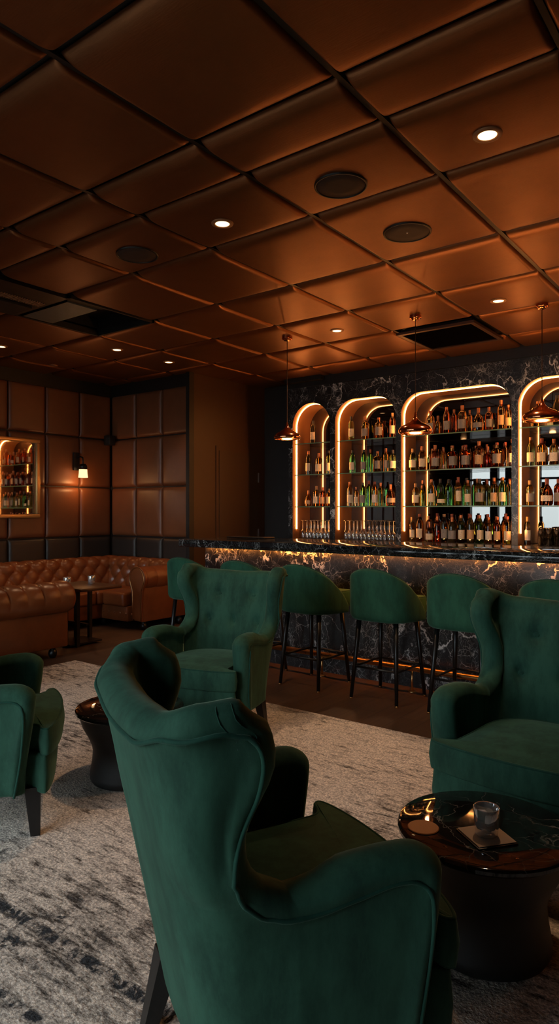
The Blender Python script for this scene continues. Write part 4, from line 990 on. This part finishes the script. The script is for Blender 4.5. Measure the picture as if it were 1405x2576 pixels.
# rolled arm with scroll front, axis along y
def rolled_arm(t, xc, y0, y1, zc=.585, R=.135, side=1, pleats=6, pitch=.155):
    rows = []; N = 84
    for k in range(N+1):
        y = y0+(y1-y0)*k/N; r = []
        g = abs(math.sin(PI*(y-y0-.04)/pitch))**.3 if y-y0 > .04 else 1
        for i in range(29):
            a = -1.05*PI*.5+ (1.62*PI)*i/28
            rr = R*(.93+.07*g)*rim(y-y0, .012)**.25
            r.append((xc+side*rr*math.cos(a), y, zc+rr*math.sin(a)))
        rows.append(r)
    mb = MB().grid(rows); mb.obj('arm_roll', M['sofa'], t)
    MB().rbox(xc-.085, xc+.085 if side > 0 else xc+.085, y0+.012, y1, .10, zc+.02, .015, 2).obj('arm_panel', M['sofa'], t, smooth=SM)
    # scroll front facing -y
    prof_ = [(xc-.075, .105)]+[(xc-.078, .30), (xc-.088, .46)]
    prof_ += [(xc+R*1.0*math.cos(a), zc+R*math.sin(a)) for a in [PI*1.12-PI*1.24*i/22 for i in range(23)]]
    prof_ += [(xc+.088, .46), (xc+.078, .30), (xc+.075, .105)]
    n_ = len(prof_); vs = [(x, y0+.02, z) for x, z in prof_]+[(x, y0-.006, z) for x, z in prof_]
    cx_, cz_ = xc, .42
    ins = [(cx_+(x-cx_)*.80, y0-.012, cz_+(z-cz_)*.93) for x, z in prof_]
    vs += ins
    fs = [(i, i+1, n_+i+1, n_+i) for i in range(n_-1)]+[(n_+i, n_+i+1, 2*n_+i+1, 2*n_+i) for i in range(n_-1)]+[tuple(2*n_+i for i in range(n_))]
    MB().add(vs, fs).obj('arm_scroll', M['sofa'], t, smooth=SM)
    MB().tube([(x, y0-.008, z) for x, z in prof_], .006, 6).obj('arm_piping', M['sofa'], t)
    # nail heads
    mb = MB(); 
    pts = [(cx_+(x-cx_)*.86, y0-.012, cz_+(z-cz_)*.96) for x, z in prof_]
    mb.tube(pts, .004, 5); mb.obj('nailhead_trim', M['brass'], t)
rolled_arm(t, -5.88, YS-.71, YS-.02)
for x, y in ((-5.86, YS-.64), (-5.86, YS-.08), (XS+.68, YS-.66), (XS+.68, YS-4.1)): foot(x, y, t)
for o in [o for o in bpy.data.objects if o.parent == t and o.name.startswith('button')]: bpy.data.objects.remove(o)
for k_ in range(6):
    mb = MB().lathe([(.013, 0), (.010, .005), (.0005, .008)], seg=12); mb.v = [(x-6.42+.10*k_, YS-.76-z, y+.185) for x, y, z in mb.v]; mb.obj('base_button', M['sofa'], t)
# second sofa, its back turned to the room, facing the left wall
t = tag(empty('chesterfield_sofa', (0, 0, 0)), 'tufted brown leather sofa seen from behind, its rolled back toward the room', 'sofa', 'tufted brown leather sofas')
NY0, NY1, NX = 1.9, 3.80, -5.42
rows = []; Lb = NY1-NY0; N = 190
for k in range(N+1):
    y = NY1-Lb*k/N; r = []
    g = abs(math.sin(PI*(NY1-y-.02)/.165)); g = g**.28
    for i in range(33):
        a = -.62*PI+1.75*PI*i/32
        puff = .17*(1-g)
        rr = .148*(1-puff*sset(math.sin(a), -.6, .6))*rim(NY1-y, .05)**.35
        r.append((NX+.02+rr*1.05*math.cos(a), y+.03, .560+rr*math.sin(a)))
    rows.append(r)
MB().grid(rows).add([tuple(p) for p in rows[0]], [tuple(range(33))]).obj('rolled_back', M['sofa'], t)
for k in range(11):
    y = NY1-.02-.165*k
    if k: MB().tube([(NX+.02+.1288*math.cos(a)*1.05*1.0, y+.03, .560+.1288*math.sin(a)) for a in [-.55*PI+1.5*PI*i/24 for i in range(25)]], .0018, 5).obj('seam', M['seam_thread'], t)
mb = MB().rbox(NX-.12, NX+.055, NY0, NY1, .095, .52, .012, 2); mb.obj('back_panel', M['sofa'], t, smooth=SM)
MB().rbox(NX-.80, NX-.13, NY0, NY1-.02, .095, .27, .02, 2).obj('base', M['sofa'], t, smooth=SM)
for k_ in range(3): MB().rbox(NX-.80, NX-.13, NY0+.02+.62*k_, NY0+.63+.62*k_, .27, .42, .03, 4).obj('seat_cushion', M['sofa'], t)
for y in (NY0+.1, NY1-.13):
    for x in (NX-.0, NX-.72): foot(x, y, t)

# small square table between the sofas with two tumblers
t = tag(empty('side_table', (-5.74, 4.22, 0)), 'square dark wooden table standing in the corner between the brown leather sofas', 'table')
MB().rbox(-.30, .34, -.26, .24, .575, .605, .005, 2).obj('tabletop', M['table_wood'], t, smooth=SM)
for x, y in ((-.22, .10), (-.10, .18), (.10, -.12), (.02, -.20)): MB().box(x-.018, x+.018, y-.018, y+.018, 0, .575).obj('leg', M['blackwood'], t, smooth=False)
MB().box(-.22, .10, -.20, .18, .02, .035).box(-.22, .10, -.015, .015, .20, .22).obj('stretcher', M['blackwood'], t, smooth=False)
tumbler((-5.78, 4.08, .605), 'small clear tumbler at the left of the square table between the sofas', 1.0)
tumbler((-5.72, 4.33, .605), 'small cut glass tumbler at the back of the square table between the sofas', 1.0)

# ------------------------------------------------------------------ wall things
t = tag(empty('framed_mirror', (XL+.03, 4.34, 1.745)), 'gold framed mirror on the padded left wall reflecting the lit bottles', 'mirror')
hw, hh = .39, .475
mb = MB()
for (y0, y1, z0, z1) in ((-hw, hw, hh-.045, hh), (-hw, hw, -hh, -hh+.045), (-hw, -hw+.045, -hh+.045, hh-.045), (hw-.045, hw, -hh+.045, hh-.045)): mb.rbox(0, .045, y0, y1, z0, z1, .008, 2)
mb.obj('frame', M['gold'], t, smooth=SM)
MB().box(0, .018, -hw+.03, hw-.03, -hh+.03, hh-.03).obj('mirror_glass', M['mirror2'], t, smooth=False)
t = tag(empty('wall_sconce', (XL+.03, 5.27, 1.93)), 'black wall sconce with a small glowing glass shade on the padded wall', 'wall lamp')
MB().rbox(-.005, .022, -.045, .045, -.06, .17, .006, 2).obj('back_plate', M['blackwood'], t, smooth=SM)
MB().tube([(.02, 0, .10), (.09, 0, .115), (.145, 0, .10), (.15, 0, .06), (.15, 0, -.01)], .009, 8).lathe([(.001, .02), (.03, .018), (.05, -.005), (.052, -.05), (.001, -.05)], (.15, 0, 0), 20).obj('arm', M['blackwood'], t)
MB().lathe([(.001, -.045), (.05, -.046), (.053, -.10), (.060, -.155), (.001, -.156)], (.15, 0, 0), 24).obj('glass_shade', M['sconce_glow'], t, smooth=SM)
lamp('bulb_light', 'POINT', (.15, 0, -.24), 3.2, (1, .46, .16), t, shadow_soft_size=.05)
t = tag(empty('wall_speaker', (XL+.10, YC-.10, 2.29)), 'small black loudspeaker mounted in the corner of the padded walls', 'speaker')
MB().rbox(-.06, .06, -.05, .05, -.065, .065, .01, 2).obj('cabinet', M['black'], t, smooth=SM)
mb = MB().lathe([(.001, .003), (.03, .003), (.036, 0)], seg=20); mb.v = [(x, -.051-z, y) for x, y, z in mb.v]; mb.obj('cone', M['rubber'], t)
MB().box(-.10, -.05, -.012, .10, -.012, .012).obj('bracket', M['black'], t, smooth=False)
